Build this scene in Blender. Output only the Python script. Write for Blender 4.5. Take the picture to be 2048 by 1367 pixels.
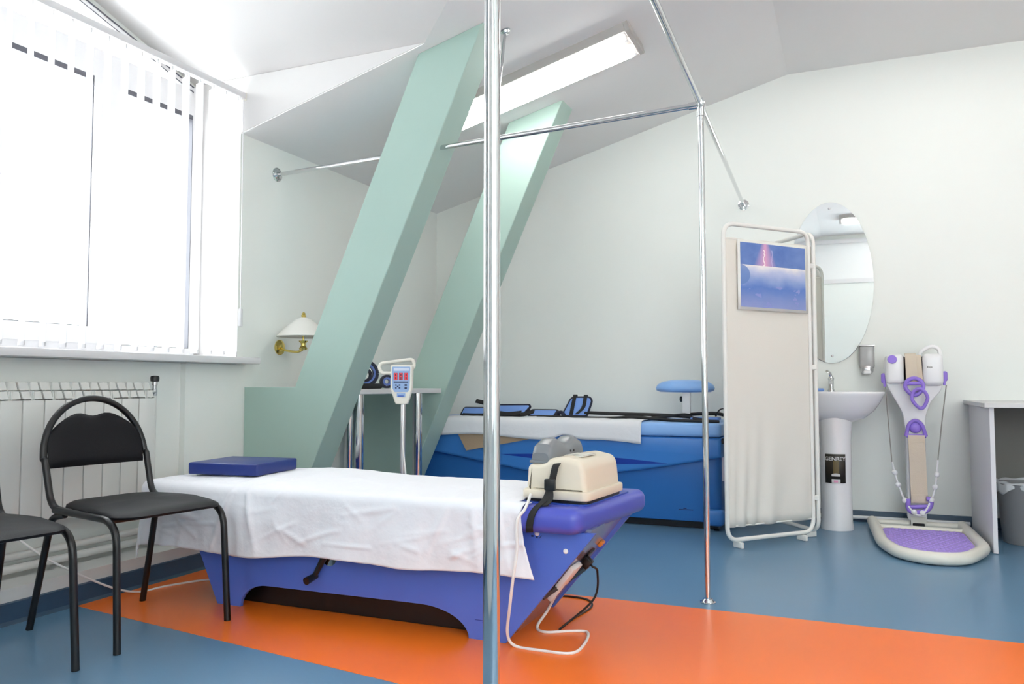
import bpy, bmesh, math, random
from mathutils import Vector, Matrix, noise
PI = math.pi
random.seed(4)
for o in list(bpy.data.objects): bpy.data.objects.remove(o)
SC = bpy.context.scene
COL = SC.collection

# ------------------------------------------------------------------ camera
cam = bpy.data.cameras.new('camera'); cam.sensor_width = 36; cam.lens = 36*1593/2048
cam.clip_start = .02; cam.clip_end = 100
co = bpy.data.objects.new('camera', cam); COL.objects.link(co)
co.location = (0, 0, .9); co.rotation_euler = (PI/2+math.atan(84.5/1593), 0, math.radians(23.1))
SC.camera = co
# ------------------------------------------------------------------ light
w = bpy.data.worlds.new('sky'); SC.world = w; w.use_nodes = True
bg = w.node_tree.nodes['Background']; bg.inputs[0].default_value = (.93, .97, 1, 1); bg.inputs[1].default_value = 6.8
TUBE = 15.0            # fluorescent tube emission
SC.view_settings.view_transform = 'Standard'; SC.view_settings.look = 'None'
SC.view_settings.exposure = 0.62; SC.view_settings.gamma = 1
SC.view_settings.use_curve_mapping = False

# ------------------------------------------------------------------ materials
def lin(c):
    if isinstance(c, str):
        c = [int(c[i:i+2], 16)/255 for i in (0, 2, 4)]
        c = [x/12.92 if x <= .04045 else ((x+.055)/1.055)**2.4 for x in c]
    return (c[0], c[1], c[2], 1)
def mat(name, col, rough=.5, metal=0, spec=.5, bump=0, bscale=60, var=0, vscale=4, emit=None, es=0, coat=0, sheen=0, bdist=.004):
    m = bpy.data.materials.new(name); m.use_nodes = True
    nt = m.node_tree; b = nt.nodes['Principled BSDF']
    b.inputs['Base Color'].default_value = lin(col); b.inputs['Roughness'].default_value = rough
    b.inputs['Metallic'].default_value = metal; b.inputs['Specular IOR Level'].default_value = spec
    b.inputs['Coat Weight'].default_value = coat; b.inputs['Coat Roughness'].default_value = .15
    b.inputs['Sheen Weight'].default_value = sheen
    if emit is not None:
        b.inputs['Emission Color'].default_value = lin(emit); b.inputs['Emission Strength'].default_value = es
    if bump or var:
        tc = nt.nodes.new('ShaderNodeTexCoord')
    if var:
        n = nt.nodes.new('ShaderNodeTexNoise'); n.inputs['Scale'].default_value = vscale; n.inputs['Detail'].default_value = 5
        nt.links.new(tc.outputs['Object'], n.inputs['Vector'])
        mx = nt.nodes.new('ShaderNodeMix'); mx.data_type = 'RGBA'
        c = lin(col)
        mx.inputs['A'].default_value = (c[0]*(1-var), c[1]*(1-var), c[2]*(1-var), 1)
        mx.inputs['B'].default_value = (min(1, c[0]*(1+var)), min(1, c[1]*(1+var)), min(1, c[2]*(1+var)), 1)
        nt.links.new(n.outputs['Fac'], mx.inputs['Factor']); nt.links.new(mx.outputs['Result'], b.inputs['Base Color'])
    if bump:
        n2 = nt.nodes.new('ShaderNodeTexNoise'); n2.inputs['Scale'].default_value = bscale; n2.inputs['Detail'].default_value = 4
        nt.links.new(tc.outputs['Object'], n2.inputs['Vector'])
        bp = nt.nodes.new('ShaderNodeBump'); bp.inputs['Strength'].default_value = bump; bp.inputs['Distance'].default_value = bdist
        nt.links.new(n2.outputs['Fac'], bp.inputs['Height']); nt.links.new(bp.outputs['Normal'], b.inputs['Normal'])
    return m
M = {}
M['wall'] = mat('wall paint', (.84, .865, .83), .55, bump=.03, bscale=200)
M['ceil'] = mat('ceiling paint', (.86, .855, .85), .7)
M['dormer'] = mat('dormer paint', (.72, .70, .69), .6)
M['floor'] = mat('blue vinyl', (.125, .25, .385), .28, bump=.02, bscale=30, var=.06, vscale=2)
M['orange'] = mat('orange vinyl', (.97, .19, .016), .30, bump=.02, bscale=30, var=.05, vscale=2)
M['skirt'] = mat('blue skirting', (.035, .075, .13), .4)
M['green'] = mat('green beam paint', (.39, .535, .475), .5, bump=.03, bscale=150)
M['plinth'] = mat('plinth paint', (.70, .70, .68), .6, var=.04)
M['pvc'] = mat('white pvc', (.76, .75, .76), .3)
M['gasket'] = mat('grey gasket', (.10, .10, .12), .5)
M['chrome'] = mat('chrome', (.66, .67, .68), .07, metal=1)
M['steel'] = mat('brushed steel', (.62, .62, .63), .3, metal=1)
M['blacktube'] = mat('black painted tube', (.006, .006, .007), .3, bump=.02, bscale=400)
M['leather'] = mat('black leatherette', (.009, .009, .011), .52, spec=.18, bump=.12, bscale=260)
M['radiator'] = mat('radiator enamel', (.72, .72, .69), .35)
M['bedblue'] = mat('violet blue laminate', (.085, .165, .62), .35, var=.04)
M['padblue'] = mat('violet blue vinyl pad', (.075, .095, .50), .33, bump=.05, bscale=300)
M['insert'] = mat('deep blue insert', (.02, .06, .38), .4)
M['pillow'] = mat('navy vinyl', (.012, .03, .19), .38, bump=.05, bscale=200)
M['endpanel'] = mat('mirror laminate', (.30, .30, .42), .18, metal=.35)
M['sheet'] = mat('white cotton', (.82, .82, .86), .85, bump=.55, bscale=11, sheen=.1, bdist=.012)
M['sheet2'] = mat('white cotton two', (.80, .81, .84), .85, bump=.45, bscale=14, sheen=.1, bdist=.01)
M['cream'] = mat('cream plastic', (.74, .66, .53), .38)
M['greyplastic'] = mat('grey plastic', (.20, .21, .225), .25)
M['webbing'] = mat('black webbing', (.010, .010, .011), .7, bump=.2, bscale=300)
M['blackplastic'] = mat('black plastic', (.008, .008, .009), .35)
M['tractop'] = mat('light blue vinyl', (.27, .50, .92), .3)
M['trachull'] = mat('blue fibreglass', (.055, .23, .64), .3)
M['traclow'] = mat('dark blue fibreglass', (.03, .165, .50), .32)
M['traclens'] = mat('royal blue stripe', (.012, .05, .36), .3)
M['harness'] = mat('light blue harness fabric', (.20, .36, .80), .7, bump=.1, bscale=200)
M['navytrim'] = mat('navy trim', (.01, .012, .035), .6)
M['tan'] = mat('tan towel', (.45, .33, .22), .9, bump=.2, bscale=120)
M['screenframe'] = mat('white enamel tube', (.82, .81, .77), .3)
M['screencloth'] = mat('cream cloth', (.78, .745, .68), .85, bump=.08, bscale=120)
M['ceramic'] = mat('white ceramic', (.82, .82, .84), .12, coat=.4)
M['mirror'] = mat('mirror glass', (.90, .92, .91), .015, metal=1)
M['lilac'] = mat('lilac plastic', (.30, .19, .70), .4)
M['lilacmat'] = mat('lilac rubber', (.40, .28, .76), .5)
M['whiteplastic'] = mat('white plastic', (.84, .84, .85), .3)
M['ivory'] = mat('ivory plastic', (.76, .74, .66), .35)
M['beige'] = mat('beige belt', (.68, .58, .46), .8, bump=.2, bscale=150)
M['cordgrey'] = mat('grey cord', (.30, .29, .26), .6)
M['whitecable'] = mat('white cable', (.80, .78, .76), .4)
M['desk'] = mat('grey melamine', (.70, .70, .73), .45)
M['desktop'] = mat('pale grey melamine', (.62, .62, .62), .4)
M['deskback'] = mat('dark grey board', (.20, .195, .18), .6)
M['binplastic'] = mat('grey bin plastic', (.26, .26, .27), .45)
M['bag'] = mat('white bin bag', (.72, .74, .76), .3)
M['brass'] = mat('brass', (.75, .58, .18), .22, metal=1)
M['opal'] = mat('opal glass shade', (.85, .83, .78), .25)
M['lumhouse'] = mat('luminaire housing', (.46, .44, .42), .4)
M['tube'] = mat('fluorescent tube', (.9, .9, .9), .4, emit=(1, .985, .95), es=TUBE)
M['brownprint'] = mat('dark label', (.022, .018, .012), .35)
M['goldprint'] = mat('gold print', (.12, .085, .025), .4)
M['silverprint'] = mat('silver print', (.6, .6, .6), .4)
M['pinkprint'] = mat('pink print', (.75, .3, .5), .5)
M['lcd'] = mat('pale blue panel', (.28, .42, .68), .3)
M['lcd2'] = mat('pale print', (.60, .66, .80), .3)
M['led'] = mat('red led digit', (.65, .04, .06), .4, emit=(1, .08, .12), es=.15)
M['ledwin'] = mat('maroon window', (.14, .03, .05), .3)
M['navyprint'] = mat('navy print', (.01, .02, .08), .5)
M['bluebtn'] = mat('blue button', (.08, .16, .5), .4)
M['orangebtn'] = mat('amber button', (.75, .25, .03), .35)
M['soapplastic'] = mat('grey soap plastic', (.42, .42, .42), .25)
M['doorpanel'] = mat('white door panel', (.86, .87, .87), .35)
M['poster_border'] = mat('poster border', (.86, .85, .80), .4)
M['greyprint'] = mat('grey print', (.25, .25, .24), .5)

def glass():
    m = bpy.data.materials.new('window glass'); m.use_nodes = True; nt = m.node_tree
    for n in list(nt.nodes): nt.nodes.remove(n)
    out = nt.nodes.new('ShaderNodeOutputMaterial'); mx = nt.nodes.new('ShaderNodeMixShader')
    t = nt.nodes.new('ShaderNodeBsdfTransparent'); g = nt.nodes.new('ShaderNodeBsdfGlossy'); g.inputs['Roughness'].default_value = .02
    t.inputs[0].default_value = (.97, .98, .97, 1)
    mx.inputs[0].default_value = .05
    nt.links.new(t.outputs[0], mx.inputs[1]); nt.links.new(g.outputs[0], mx.inputs[2]); nt.links.new(mx.outputs[0], out.inputs[0])
    return m
M['glass'] = glass()
def slatmat():
    m = bpy.data.materials.new('blind fabric'); m.use_nodes = True; nt = m.node_tree
    for n in list(nt.nodes): nt.nodes.remove(n)
    out = nt.nodes.new('ShaderNodeOutputMaterial'); mx = nt.nodes.new('ShaderNodeMixShader')
    d = nt.nodes.new('ShaderNodeBsdfDiffuse'); t = nt.nodes.new('ShaderNodeBsdfTranslucent')
    d.inputs[0].default_value = (.76, .75, .76, 1); t.inputs[0].default_value = (.74, .73, .75, 1)
    mx.inputs[0].default_value = .4
    nt.links.new(d.outputs[0], mx.inputs[1]); nt.links.new(t.outputs[0], mx.inputs[2]); nt.links.new(mx.outputs[0], out.inputs[0])
    return m
M['slat'] = slatmat()
def postermat():
    # flat print: u = object x (0..1), v = object z (0..1) of the picture sheet
    m = bpy.data.materials.new('storm print'); m.use_nodes = True; nt = m.node_tree; N = nt.nodes; L = nt.links
    b = N['Principled BSDF']; b.inputs['Roughness'].default_value = .3
    uv = N.new('ShaderNodeUVMap'); sp = N.new('ShaderNodeSeparateXYZ'); L.new(uv.outputs[0], sp.inputs[0])
    def math_(op, a, c, clamp=False):
        n = N.new('ShaderNodeMath'); n.operation = op; n.use_clamp = clamp
        for i, v in enumerate((a, c)):
            if v is None: continue
            if isinstance(v, (int, float)): n.inputs[i].default_value = v
            else: L.new(v, n.inputs[i])
        return n.outputs[0]
    def mix(f, a, c):
        n = N.new('ShaderNodeMix'); n.data_type = 'RGBA'
        if isinstance(f, (int, float)): n.inputs['Factor'].default_value = f
        else: L.new(f, n.inputs['Factor'])
        for k, v in (('A', a), ('B', c)):
            if isinstance(v, tuple): n.inputs[k].default_value = v
            else: L.new(v, n.inputs[k])
        return n.outputs['Result']
    u, v = sp.outputs[0], sp.outputs[1]
    ns = N.new('ShaderNodeTexNoise'); ns.inputs['Scale'].default_value = 4; ns.inputs['Detail'].default_value = 3; L.new(uv.outputs[0], ns.inputs['Vector'])
    sky = mix(ns.outputs['Fac'], lin('3f62ae'), lin('7f9ad2'))
    # pink glow widening downwards under the lightning
    gw = math_('MULTIPLY_ADD', v, -.34); N[-1].inputs[2].default_value = .40
    gd = math_('DIVIDE', math_('ABSOLUTE', math_('SUBTRACT', u, .37), None), gw)
    g = math_('SUBTRACT', 1, gd, True)
    sky = mix(math_('MULTIPLY', g, .9), sky, lin('e8a8c8'))
    bx = math_('ABSOLUTE', math_('SUBTRACT', u, math_('MULTIPLY_ADD', v, -.07)), None); N[-2].inputs[2].default_value = .405
    wv = N.new('ShaderNodeTexNoise'); wv.inputs['Scale'].default_value = 9; L.new(uv.outputs[0], wv.inputs['Vector'])
    bolt = math_('LESS_THAN', math_('ABSOLUTE', math_('SUBTRACT', math_('SUBTRACT', u, .35), math_('MULTIPLY', math_('SUBTRACT', wv.outputs['Fac'], .5), .10)), None), .008)
    top = math_('LESS_THAN', v, .91)
    sky = mix(math_('MULTIPLY', bolt, top), sky, lin('fbeef0'))
    bolt2 = math_('LESS_THAN', math_('ABSOLUTE', math_('SUBTRACT', math_('SUBTRACT', u, .475), math_('MULTIPLY', math_('SUBTRACT', wv.outputs['Fac'], .5), .05)), None), .006)
    sky = mix(math_('MULTIPLY', math_('MULTIPLY', bolt2, top), .5), sky, lin('d8d0ec'))
    # rolled sheet
    ramp = N.new('ShaderNodeValToRGB'); cr = ramp.color_ramp
    cr.elements[0].position = 0; cr.elements[0].color = lin('8f9bd0')
    cr.elements[1].position = .66; cr.elements[1].color = lin('f2ecea')
    for p, c in ((.15, '7d92cc'), (.30, '5e80c8'), (.42, '8aa0d4'), (.55, 'bcc4e2')):
        e = cr.elements.new(p); e.color = lin(c)
    n3 = math_('MULTIPLY', math_('SUBTRACT', ns.outputs['Fac'], .5), .22)
    L.new(math_('ADD', v, n3), ramp.inputs[0])
    sheet = mix(math_('MULTIPLY', math_('GREATER_THAN', ns.outputs['Fac'], .58), math_('LESS_THAN', v, .34)), ramp.outputs[0], lin('8f97d2'))
    low = math_('LESS_THAN', v, .655)
    col = mix(low, sky, sheet)
    # curl at the left end
    du = math_('SUBTRACT', u, .0); dv = math_('SUBTRACT', v, .50)
    rr = math_('ADD', math_('POWER', math_('DIVIDE', du, .14), 2), math_('POWER', math_('DIVIDE', dv, .155), 2))
    col = mix(math_('MULTIPLY', math_('LESS_THAN', rr, 1), .85), col, lin('6486c4'))
    L.new(col, b.inputs['Base Color'])
    return m
M['poster'] = postermat()

# ------------------------------------------------------------------ mesh helpers
class MB:
    def __init__(s): s.v = []; s.f = []
    def add(s, v, f):
        k = len(s.v); s.v += [tuple(p) for p in v]; s.f += [tuple(i+k for i in q) for q in f]; return s
    def poly(s, pts): return s.add(pts, [tuple(range(len(pts)))])
    def box(s, a, b):
        x0, y0, z0 = a; x1, y1, z1 = b
        v = [(x0,y0,z0),(x1,y0,z0),(x1,y1,z0),(x0,y1,z0),(x0,y0,z1),(x1,y0,z1),(x1,y1,z1),(x0,y1,z1)]
        return s.add(v, [(0,3,2,1),(4,5,6,7),(0,1,5,4),(1,2,6,5),(2,3,7,6),(3,0,4,7)])
    def bm(s, b):
        b.verts.ensure_lookup_table(); b.verts.index_update()
        s.add([v.co[:] for v in b.verts], [[v.index for v in f.verts] for f in b.faces]); b.free(); return s
    def rbox(s, a, b, r, seg=3, mtx=None):
        m = bmesh.new(); bmesh.ops.create_cube(m, size=1)
        for v in m.verts: v.co = Vector([(a[i]+b[i])/2+v.co[i]*(b[i]-a[i]) for i in range(3)])
        bmesh.ops.bevel(m, geom=m.edges[:], offset=r, segments=seg, affect='EDGES', profile=.5)
        if mtx: m.transform(mtx)
        return s.bm(m)
    def prism(s, poly, axis, a, b, bevel=0, seg=2, mtx=None, only=None):
        # poly: 2D in the two other axes (order xy->z, xz->y, yz->x)
        m = bmesh.new(); lo = []; hi = []
        def P(p, t): return {'z': (p[0], p[1], t), 'y': (p[0], t, p[1]), 'x': (t, p[0], p[1])}[axis]
        lo = [m.verts.new(P(p, a)) for p in poly]; hi = [m.verts.new(P(p, b)) for p in poly]
        n = len(poly)
        f0 = m.faces.new(lo[::-1]); f1 = m.faces.new(hi)
        for i in range(n): m.faces.new((lo[i], lo[(i+1) % n], hi[(i+1) % n], hi[i]))
        bmesh.ops.recalc_face_normals(m, faces=m.faces[:])
        if bevel:
            e = set()
            if only in (None, 'lo'): e |= set(f0.edges)
            if only in (None, 'hi'): e |= set(f1.edges)
            bmesh.ops.bevel(m, geom=list(e), offset=bevel, segments=seg, affect='EDGES', profile=.5)
        if mtx: m.transform(mtx)
        return s.bm(m)
    def tube(s, path, r, n=12, closed=False, cap=True):
        P = [Vector(p) for p in path]; k = len(P)
        R = r if isinstance(r, (list, tuple)) else [r]*k
        T = []
        for i in range(k):
            if closed: t = P[(i+1) % k]-P[i-1]
            else: t = P[min(i+1, k-1)]-P[max(i-1, 0)]
            T.append(t.normalized())
        u = T[0].orthogonal().normalized(); rings = []; vs = []
        for i in range(k):
            u = (u-T[i]*u.dot(T[i])).normalized(); w2 = T[i].cross(u)
            for j in range(n):
                a = 2*PI*j/n; vs.append(P[i]+(u*math.cos(a)+w2*math.sin(a))*R[i])
        fs = []
        for i in range(k if closed else k-1):
            i2 = (i+1) % k
            for j in range(n):
                j2 = (j+1) % n; fs.append((i*n+j, i*n+j2, i2*n+j2, i2*n+j))
        if closed:
            # align last ring to first by nearest vertex
            best = min(range(n), key=lambda q: (vs[(k-1)*n]-vs[q]).length)
            fs = fs[:(k-1)*n]+[((k-1)*n+j, (k-1)*n+(j+1) % n, (j+1+best) % n, (j+best) % n) for j in range(n)]
        elif cap:
            fs.append(tuple(range(n))[::-1]); fs.append(tuple((k-1)*n+j for j in range(n)))
        return s.add(vs, fs)
    def lathe(s, prof, c=(0,0,0), n=24, sx=1, sy=1, mtx=None, cap=True):
        vs = []; fs = []
        for r, z in prof:
            for j in range(n):
                a = 2*PI*j/n; vs.append(Vector((c[0]+r*sx*math.cos(a), c[1]+r*sy*math.sin(a), c[2]+z)))
        for i in range(len(prof)-1):
            for j in range(n):
                j2 = (j+1) % n; fs.append((i*n+j, i*n+j2, (i+1)*n+j2, (i+1)*n+j))
        if cap:
            fs.append(tuple(range(n))[::-1]); fs.append(tuple((len(prof)-1)*n+j for j in range(n)))
        if mtx: vs = [mtx @ v for v in vs]
        return s.add(vs, fs)
    def cyl(s, a, b, r, n=16, r2=None):
        return s.tube([a, b], [r, r if r2 is None else r2], n)
    def ball(s, c, r, sc=(1,1,1), n=12):
        prof = [(max(1e-4, r*math.sin(PI*i/n)), -r*math.cos(PI*i/n)) for i in range(n+1)]
        m = Matrix.Translation(c) @ Matrix.Diagonal((sc[0], sc[1], sc[2], 1))
        return s.lathe(prof, n=16, mtx=m)
    def strap(s, path, w, t, side):
        # flat band: path of centre points, side = vector(s) across the width
        k = len(path); P = [Vector(p) for p in path]; vs = []; fs = []
        S = side if isinstance(side, list) else [side]*k
        for i in range(k):
            tn = (P[min(i+1, k-1)]-P[max(i-1, 0)]).normalized(); sd = Vector(S[i]).normalized()
            nn = tn.cross(sd).normalized()
            for a, b in ((-1, -1), (1, -1), (1, 1), (-1, 1)): vs.append(P[i]+sd*(a*w/2)+nn*(b*t/2))
        for i in range(k-1):
            for j in range(4):
                j2 = (j+1) % 4; fs.append((i*4+j, i*4+j2, i*4+4+j2, i*4+4+j))
        fs.append((3,2,1,0)); fs.append(tuple(4*(k-1)+j for j in range(4)))
        return s.add(vs, fs)
    def grid(s, fn, nu, nv):
        vs = [fn(i/nu, j/nv) for i in range(nu+1) for j in range(nv+1)]
        fs = [(i*(nv+1)+j, (i+1)*(nv+1)+j, (i+1)*(nv+1)+j+1, i*(nv+1)+j+1) for i in range(nu) for j in range(nv)]
        return s.add(vs, fs)
def cr(pts, n=8, closed=False):
    P = [Vector(p) for p in pts]; k = len(P); out = []
    for i in range(k if closed else k-1):
        if closed: a, b, c, d = P[i-1], P[i], P[(i+1) % k], P[(i+2) % k]
        else: a, b, c, d = P[max(i-1, 0)], P[i], P[i+1], P[min(i+2, k-1)]
        for q in range(n):
            t = q/n
            out.append(.5*((2*b)+(c-a)*t+(2*a-5*b+4*c-d)*t*t+(3*b-a-3*c+d)*t**3))
    if not closed: out.append(P[-1])
    return out
def fillet(pts, r, n=6, closed=False):
    # polyline with rounded corners
    P = [Vector(p) for p in pts]; k = len(P); out = []
    for i in range(k):
        if not closed and i in (0, k-1): out.append(P[i]); continue
        a, b, c = P[i-1], P[i], P[(i+1) % k]
        rr = min(r if not isinstance(r, list) else r[i], (a-b).length*.49, (c-b).length*.49)
        p, q = b+(a-b).normalized()*rr, b+(c-b).normalized()*rr
        for j in range(n+1):
            t = j/n; out.append(p*(1-t)**2+b*2*t*(1-t)+q*t*t)
    return out
def rpoly(pts, r, n=5):
    return [(p.x, p.y) for p in fillet([(x, y, 0) for x, y in pts], r, n, True)]

WT = {}
def obj(name, mb, m, parent=None, smooth=35, solid=0, sub=0):
    me = bpy.data.meshes.new(name); me.from_pydata(mb.v, [], mb.f); me.validate(); me.update()
    b = bmesh.new(); b.from_mesh(me); bmesh.ops.recalc_face_normals(b, faces=b.faces[:]); b.to_mesh(me); b.free()
    me.materials.append(M[m] if isinstance(m, str) else m)
    if smooth:
        me.shade_smooth(); me.set_sharp_from_angle(angle=math.radians(smooth))
    o = bpy.data.objects.new(name, me); COL.objects.link(o)
    if parent is not None:
        o.parent = parent; o.location = -WT.get(parent.name, Vector())
    if solid:
        sm = o.modifiers.new('thickness', 'SOLIDIFY'); sm.thickness = solid; sm.offset = 0
    if sub:
        sm = o.modifiers.new('smooth', 'SUBSURF'); sm.levels = sub; sm.render_levels = sub
    return o
def tag(o, label, cat=None, group=None, kind=None):
    if label: o['label'] = label
    if cat: o['category'] = cat
    if group: o['group'] = group
    if kind: o['kind'] = kind
    return o
def thing(name, label, cat, loc=(0,0,0), group=None, kind=None):
    o = bpy.data.objects.new(name, None); o.empty_display_size = .1; COL.objects.link(o); o.location = loc
    WT[o.name] = Vector(loc); return tag(o, label, cat, group, kind)
def copy_tree(o, parent=None):
    c = o.copy(); COL.objects.link(c); c.parent = parent
    for ch in list(o.children): copy_tree(ch, c)
    return c
def struct(name, mb, m, label, cat, smooth=0, parent=None):
    return tag(obj(name, mb, m, parent, smooth), label, cat, kind='structure')
def text_mb(body, size, place, depth=.0006, bold=0):
    cu = bpy.data.curves.new('t', 'FONT'); cu.body = body; cu.size = size; cu.align_x = 'CENTER'; cu.align_y = 'CENTER'
    cu.extrude = depth; cu.offset = bold; cu.resolution_u = 3
    o = bpy.data.objects.new('t', cu); COL.objects.link(o)
    dg = bpy.context.evaluated_depsgraph_get(); me = bpy.data.meshes.new_from_object(o.evaluated_get(dg))
    mb = MB().add([place(v.co) for v in me.vertices], [tuple(p.vertices) for p in me.polygons])
    bpy.data.objects.remove(o); bpy.data.curves.remove(cu); bpy.data.meshes.remove(me)
    return mb

# ------------------------------------------------------------------ room shell
XW, YB, YF, XR, ZC = -3.15, 5.79, -.9, 2.6, 3.066
XS, SL = -.37, .27
DX, DZ, DY = -1.97, 2.634, 3.48          # dormer: where the slope meets its eaves
RY = 2.03                                # dormer ridge
WX = -3.46                               # window plane
def zs(x): return ZC+SL*(x-XS)
fl_ = struct('floor', MB().box((-3.6, YF-.1, -.1), (XR+.1, YB+.1, 0)), 'floor', 'glossy blue vinyl floor running through the whole room', 'floor')
ob = MB(); zf = .0012
pts = [(-2.93, 2.335), (-1.27, 2.119), (.6, 1.87), (XR, 1.62), (XR, 3.30), (-2.93, 3.28)]
ob.prism(pts, 'z', -.002, zf)
o = obj('stripe_panel', ob, 'orange', fl_, 0); o['label'] = 'wide orange vinyl stripe laid across the blue floor'
# left wall: below the sill, beside the dormer
wl = MB()
wl.box((-3.5, 3.11, 0), (XW, 3.48, 1.01)); wl.box((-3.5, YF, 0), (-3.185, 3.11, 1.01))
wl.box((-3.5, 3.48, 0), (XW, YB+.1, zs(XW)))
wl.box((-3.5, YF, 1.01), (XW, .58, zs(XW)))
# dormer cheeks
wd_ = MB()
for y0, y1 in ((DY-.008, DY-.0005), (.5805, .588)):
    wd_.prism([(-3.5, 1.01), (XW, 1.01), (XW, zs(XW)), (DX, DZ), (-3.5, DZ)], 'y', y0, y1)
# gable strips around the window
GX0, GX1 = WX-.12, WX-.03
wl.prism([(.56, 1.0), (.60, 1.0), (.60, DZ-.06), (RY, 2.955), (3.44, DZ-.075), (3.44, 1.0), (3.5, 1.0), (3.5, DZ), (RY, ZC+.01), (.56, DZ)], 'x', GX0, GX1)
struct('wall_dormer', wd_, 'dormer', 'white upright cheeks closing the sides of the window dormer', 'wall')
struct('wall_left', wl, 'wall', 'pale green white wall around the dormer window', 'wall')
struct('wall_back', MB().box((-3.6, YB, 0), (XR+.1, YB+.1, ZC+.1)), 'wall', 'pale green white wall behind the washbasin', 'wall')
struct('wall_right', MB().box((XR, YF-.1, 0), (XR+.1, YB, ZC+.1)), 'wall', 'plain pale wall opposite the window', 'wall')
wf = MB(); FW = [(-1.65, -1.15), (.58, 2.50)]; FZ = (.70, 2.65)
wf.box((-3.6, YF-.1, 0), (XR, YF, FZ[0])).box((-3.6, YF-.1, FZ[1]), (XR, YF, ZC+.1))
for a, b in ((-3.6, FW[0][0]), (FW[0][1], FW[1][0]), (FW[1][1], XR)): wf.box((a, YF-.1, FZ[0]), (b, YF, FZ[1]))
struct('wall_front', wf, 'wall', 'pale wall facing the washbasin mirror', 'wall')
ce = MB()
ce.poly([(XS, YF, ZC), (XR, YF, ZC), (XR, YB, ZC), (XS, YB, ZC)])
sp = lambda x, y: (x, y, zs(x))
ce.poly([sp(XW-.1, YB), sp(XW-.1, DY), sp(DX, DY), sp(XS, RY), sp(XS, YB)])
ce.poly([sp(XS, RY), sp(DX, .58), sp(XW-.1, .58), sp(XW-.1, YF), sp(XS, YF)])
struct('ceiling', ce, 'ceil', 'white ceiling, flat then sloping down to the window side', 'ceiling')
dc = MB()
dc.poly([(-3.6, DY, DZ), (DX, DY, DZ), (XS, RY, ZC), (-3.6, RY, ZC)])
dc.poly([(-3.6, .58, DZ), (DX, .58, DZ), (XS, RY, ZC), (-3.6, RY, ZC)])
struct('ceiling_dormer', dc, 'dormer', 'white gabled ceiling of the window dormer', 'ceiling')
# skirting and plinth
struct('trim_1', MB().box((-3.19, YF, 0), (-2.95, 3.52, .128)), 'plinth', 'low painted plinth boxed in under the radiator pipes', 'plinth')
bl = MB().prism([(-2.95, 0), (-2.915, 0), (-2.93, .012), (-2.938, .075), (-2.95, .078)], 'y', YF, 3.52)
struct('baseboard_left', bl, 'skirt', 'dark blue coved skirting under the radiator', 'skirting')
bb = MB().prism([(YB, 0), (YB-.03, 0), (YB-.016, .012), (YB-.012, .065), (YB, .07)], 'x', -3.14, XR)
struct('baseboard_back', bb, 'skirt', 'dark blue coved skirting along the washbasin wall', 'skirting')
tag(obj('floor_pipe', MB().cyl((-.9, YB-.045, .03), (.66, YB-.045, .03), .012), 'whiteplastic'), 'thin white pipe lying along the foot of the washbasin wall', 'pipe')
for k, (a, b) in enumerate(FW):  # windows behind the camera, added and sized to bring daylight from that side
    wi = thing('window_%d' % (k+2), ('unseen white window left of the door, added for daylight', 'unseen white window right of the door, added for daylight')[k], 'window', ((a+b)/2, YF, FZ[0]), kind='structure')
    y0, y1 = YF-.07, YF-.02; mid = (a+b)/2
    obj('window_frame', MB().box((a, y0, FZ[0]), (b, y1, FZ[0]+.06)).box((a, y0, FZ[1]-.06), (b, y1, FZ[1])).box((a, y0, FZ[0]+.06), (a+.06, y1, FZ[1]-.06)).box((b-.06, y0, FZ[0]+.06), (b, y1, FZ[1]-.06)).box((mid-.04, y0, FZ[0]+.06), (mid+.04, y1, FZ[1]-.06)), 'pvc', wi, 0)
    for p, q in ((a+.06, mid-.04), (mid+.04, b-.06)):
        obj('pane', MB().box((p, YF-.048, FZ[0]+.06), (q, YF-.042, FZ[1]-.06)), 'glass', wi, 0)
    obj('window_sill', MB().rbox((a-.04, YF-.02, FZ[0]-.03), (b+.04, YF+.12, FZ[0]), .006, 2), 'pvc', wi)
# mirrored wall behind the camera: a white door leaf with a transom
dr = thing('door_1', 'white framed door and transom opposite the washbasin', 'door', (-.25, YF, 0), kind='structure')
obj('door_frame', MB().box((-.95, YF, 0), (-.89, YF+.05, 3.0)).box((.42, YF, 0), (.48, YF+.05, 3.0)).box((-.89, YF, 2.94), (.42, YF+.05, 3.0)).box((-.89, YF, 2.36), (.42, YF+.05, 2.42)), 'pvc', dr, 0)
obj('transom_panel', MB().box((-.89, YF+.005, 2.42), (.42, YF+.02, 2.94)), 'doorpanel', dr, 0)
dl = obj('door_leaf', MB().box((-.89, YF+.005, .01), (.42, YF+.03, 2.36)), 'wall', dr, 0)
obj('door_handle', MB().tube(fillet([(.33, YF+.03, 1.05), (.33, YF+.08, 1.05), (.2, YF+.08, 1.05)], .02), .009), 'steel', dl)

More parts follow.
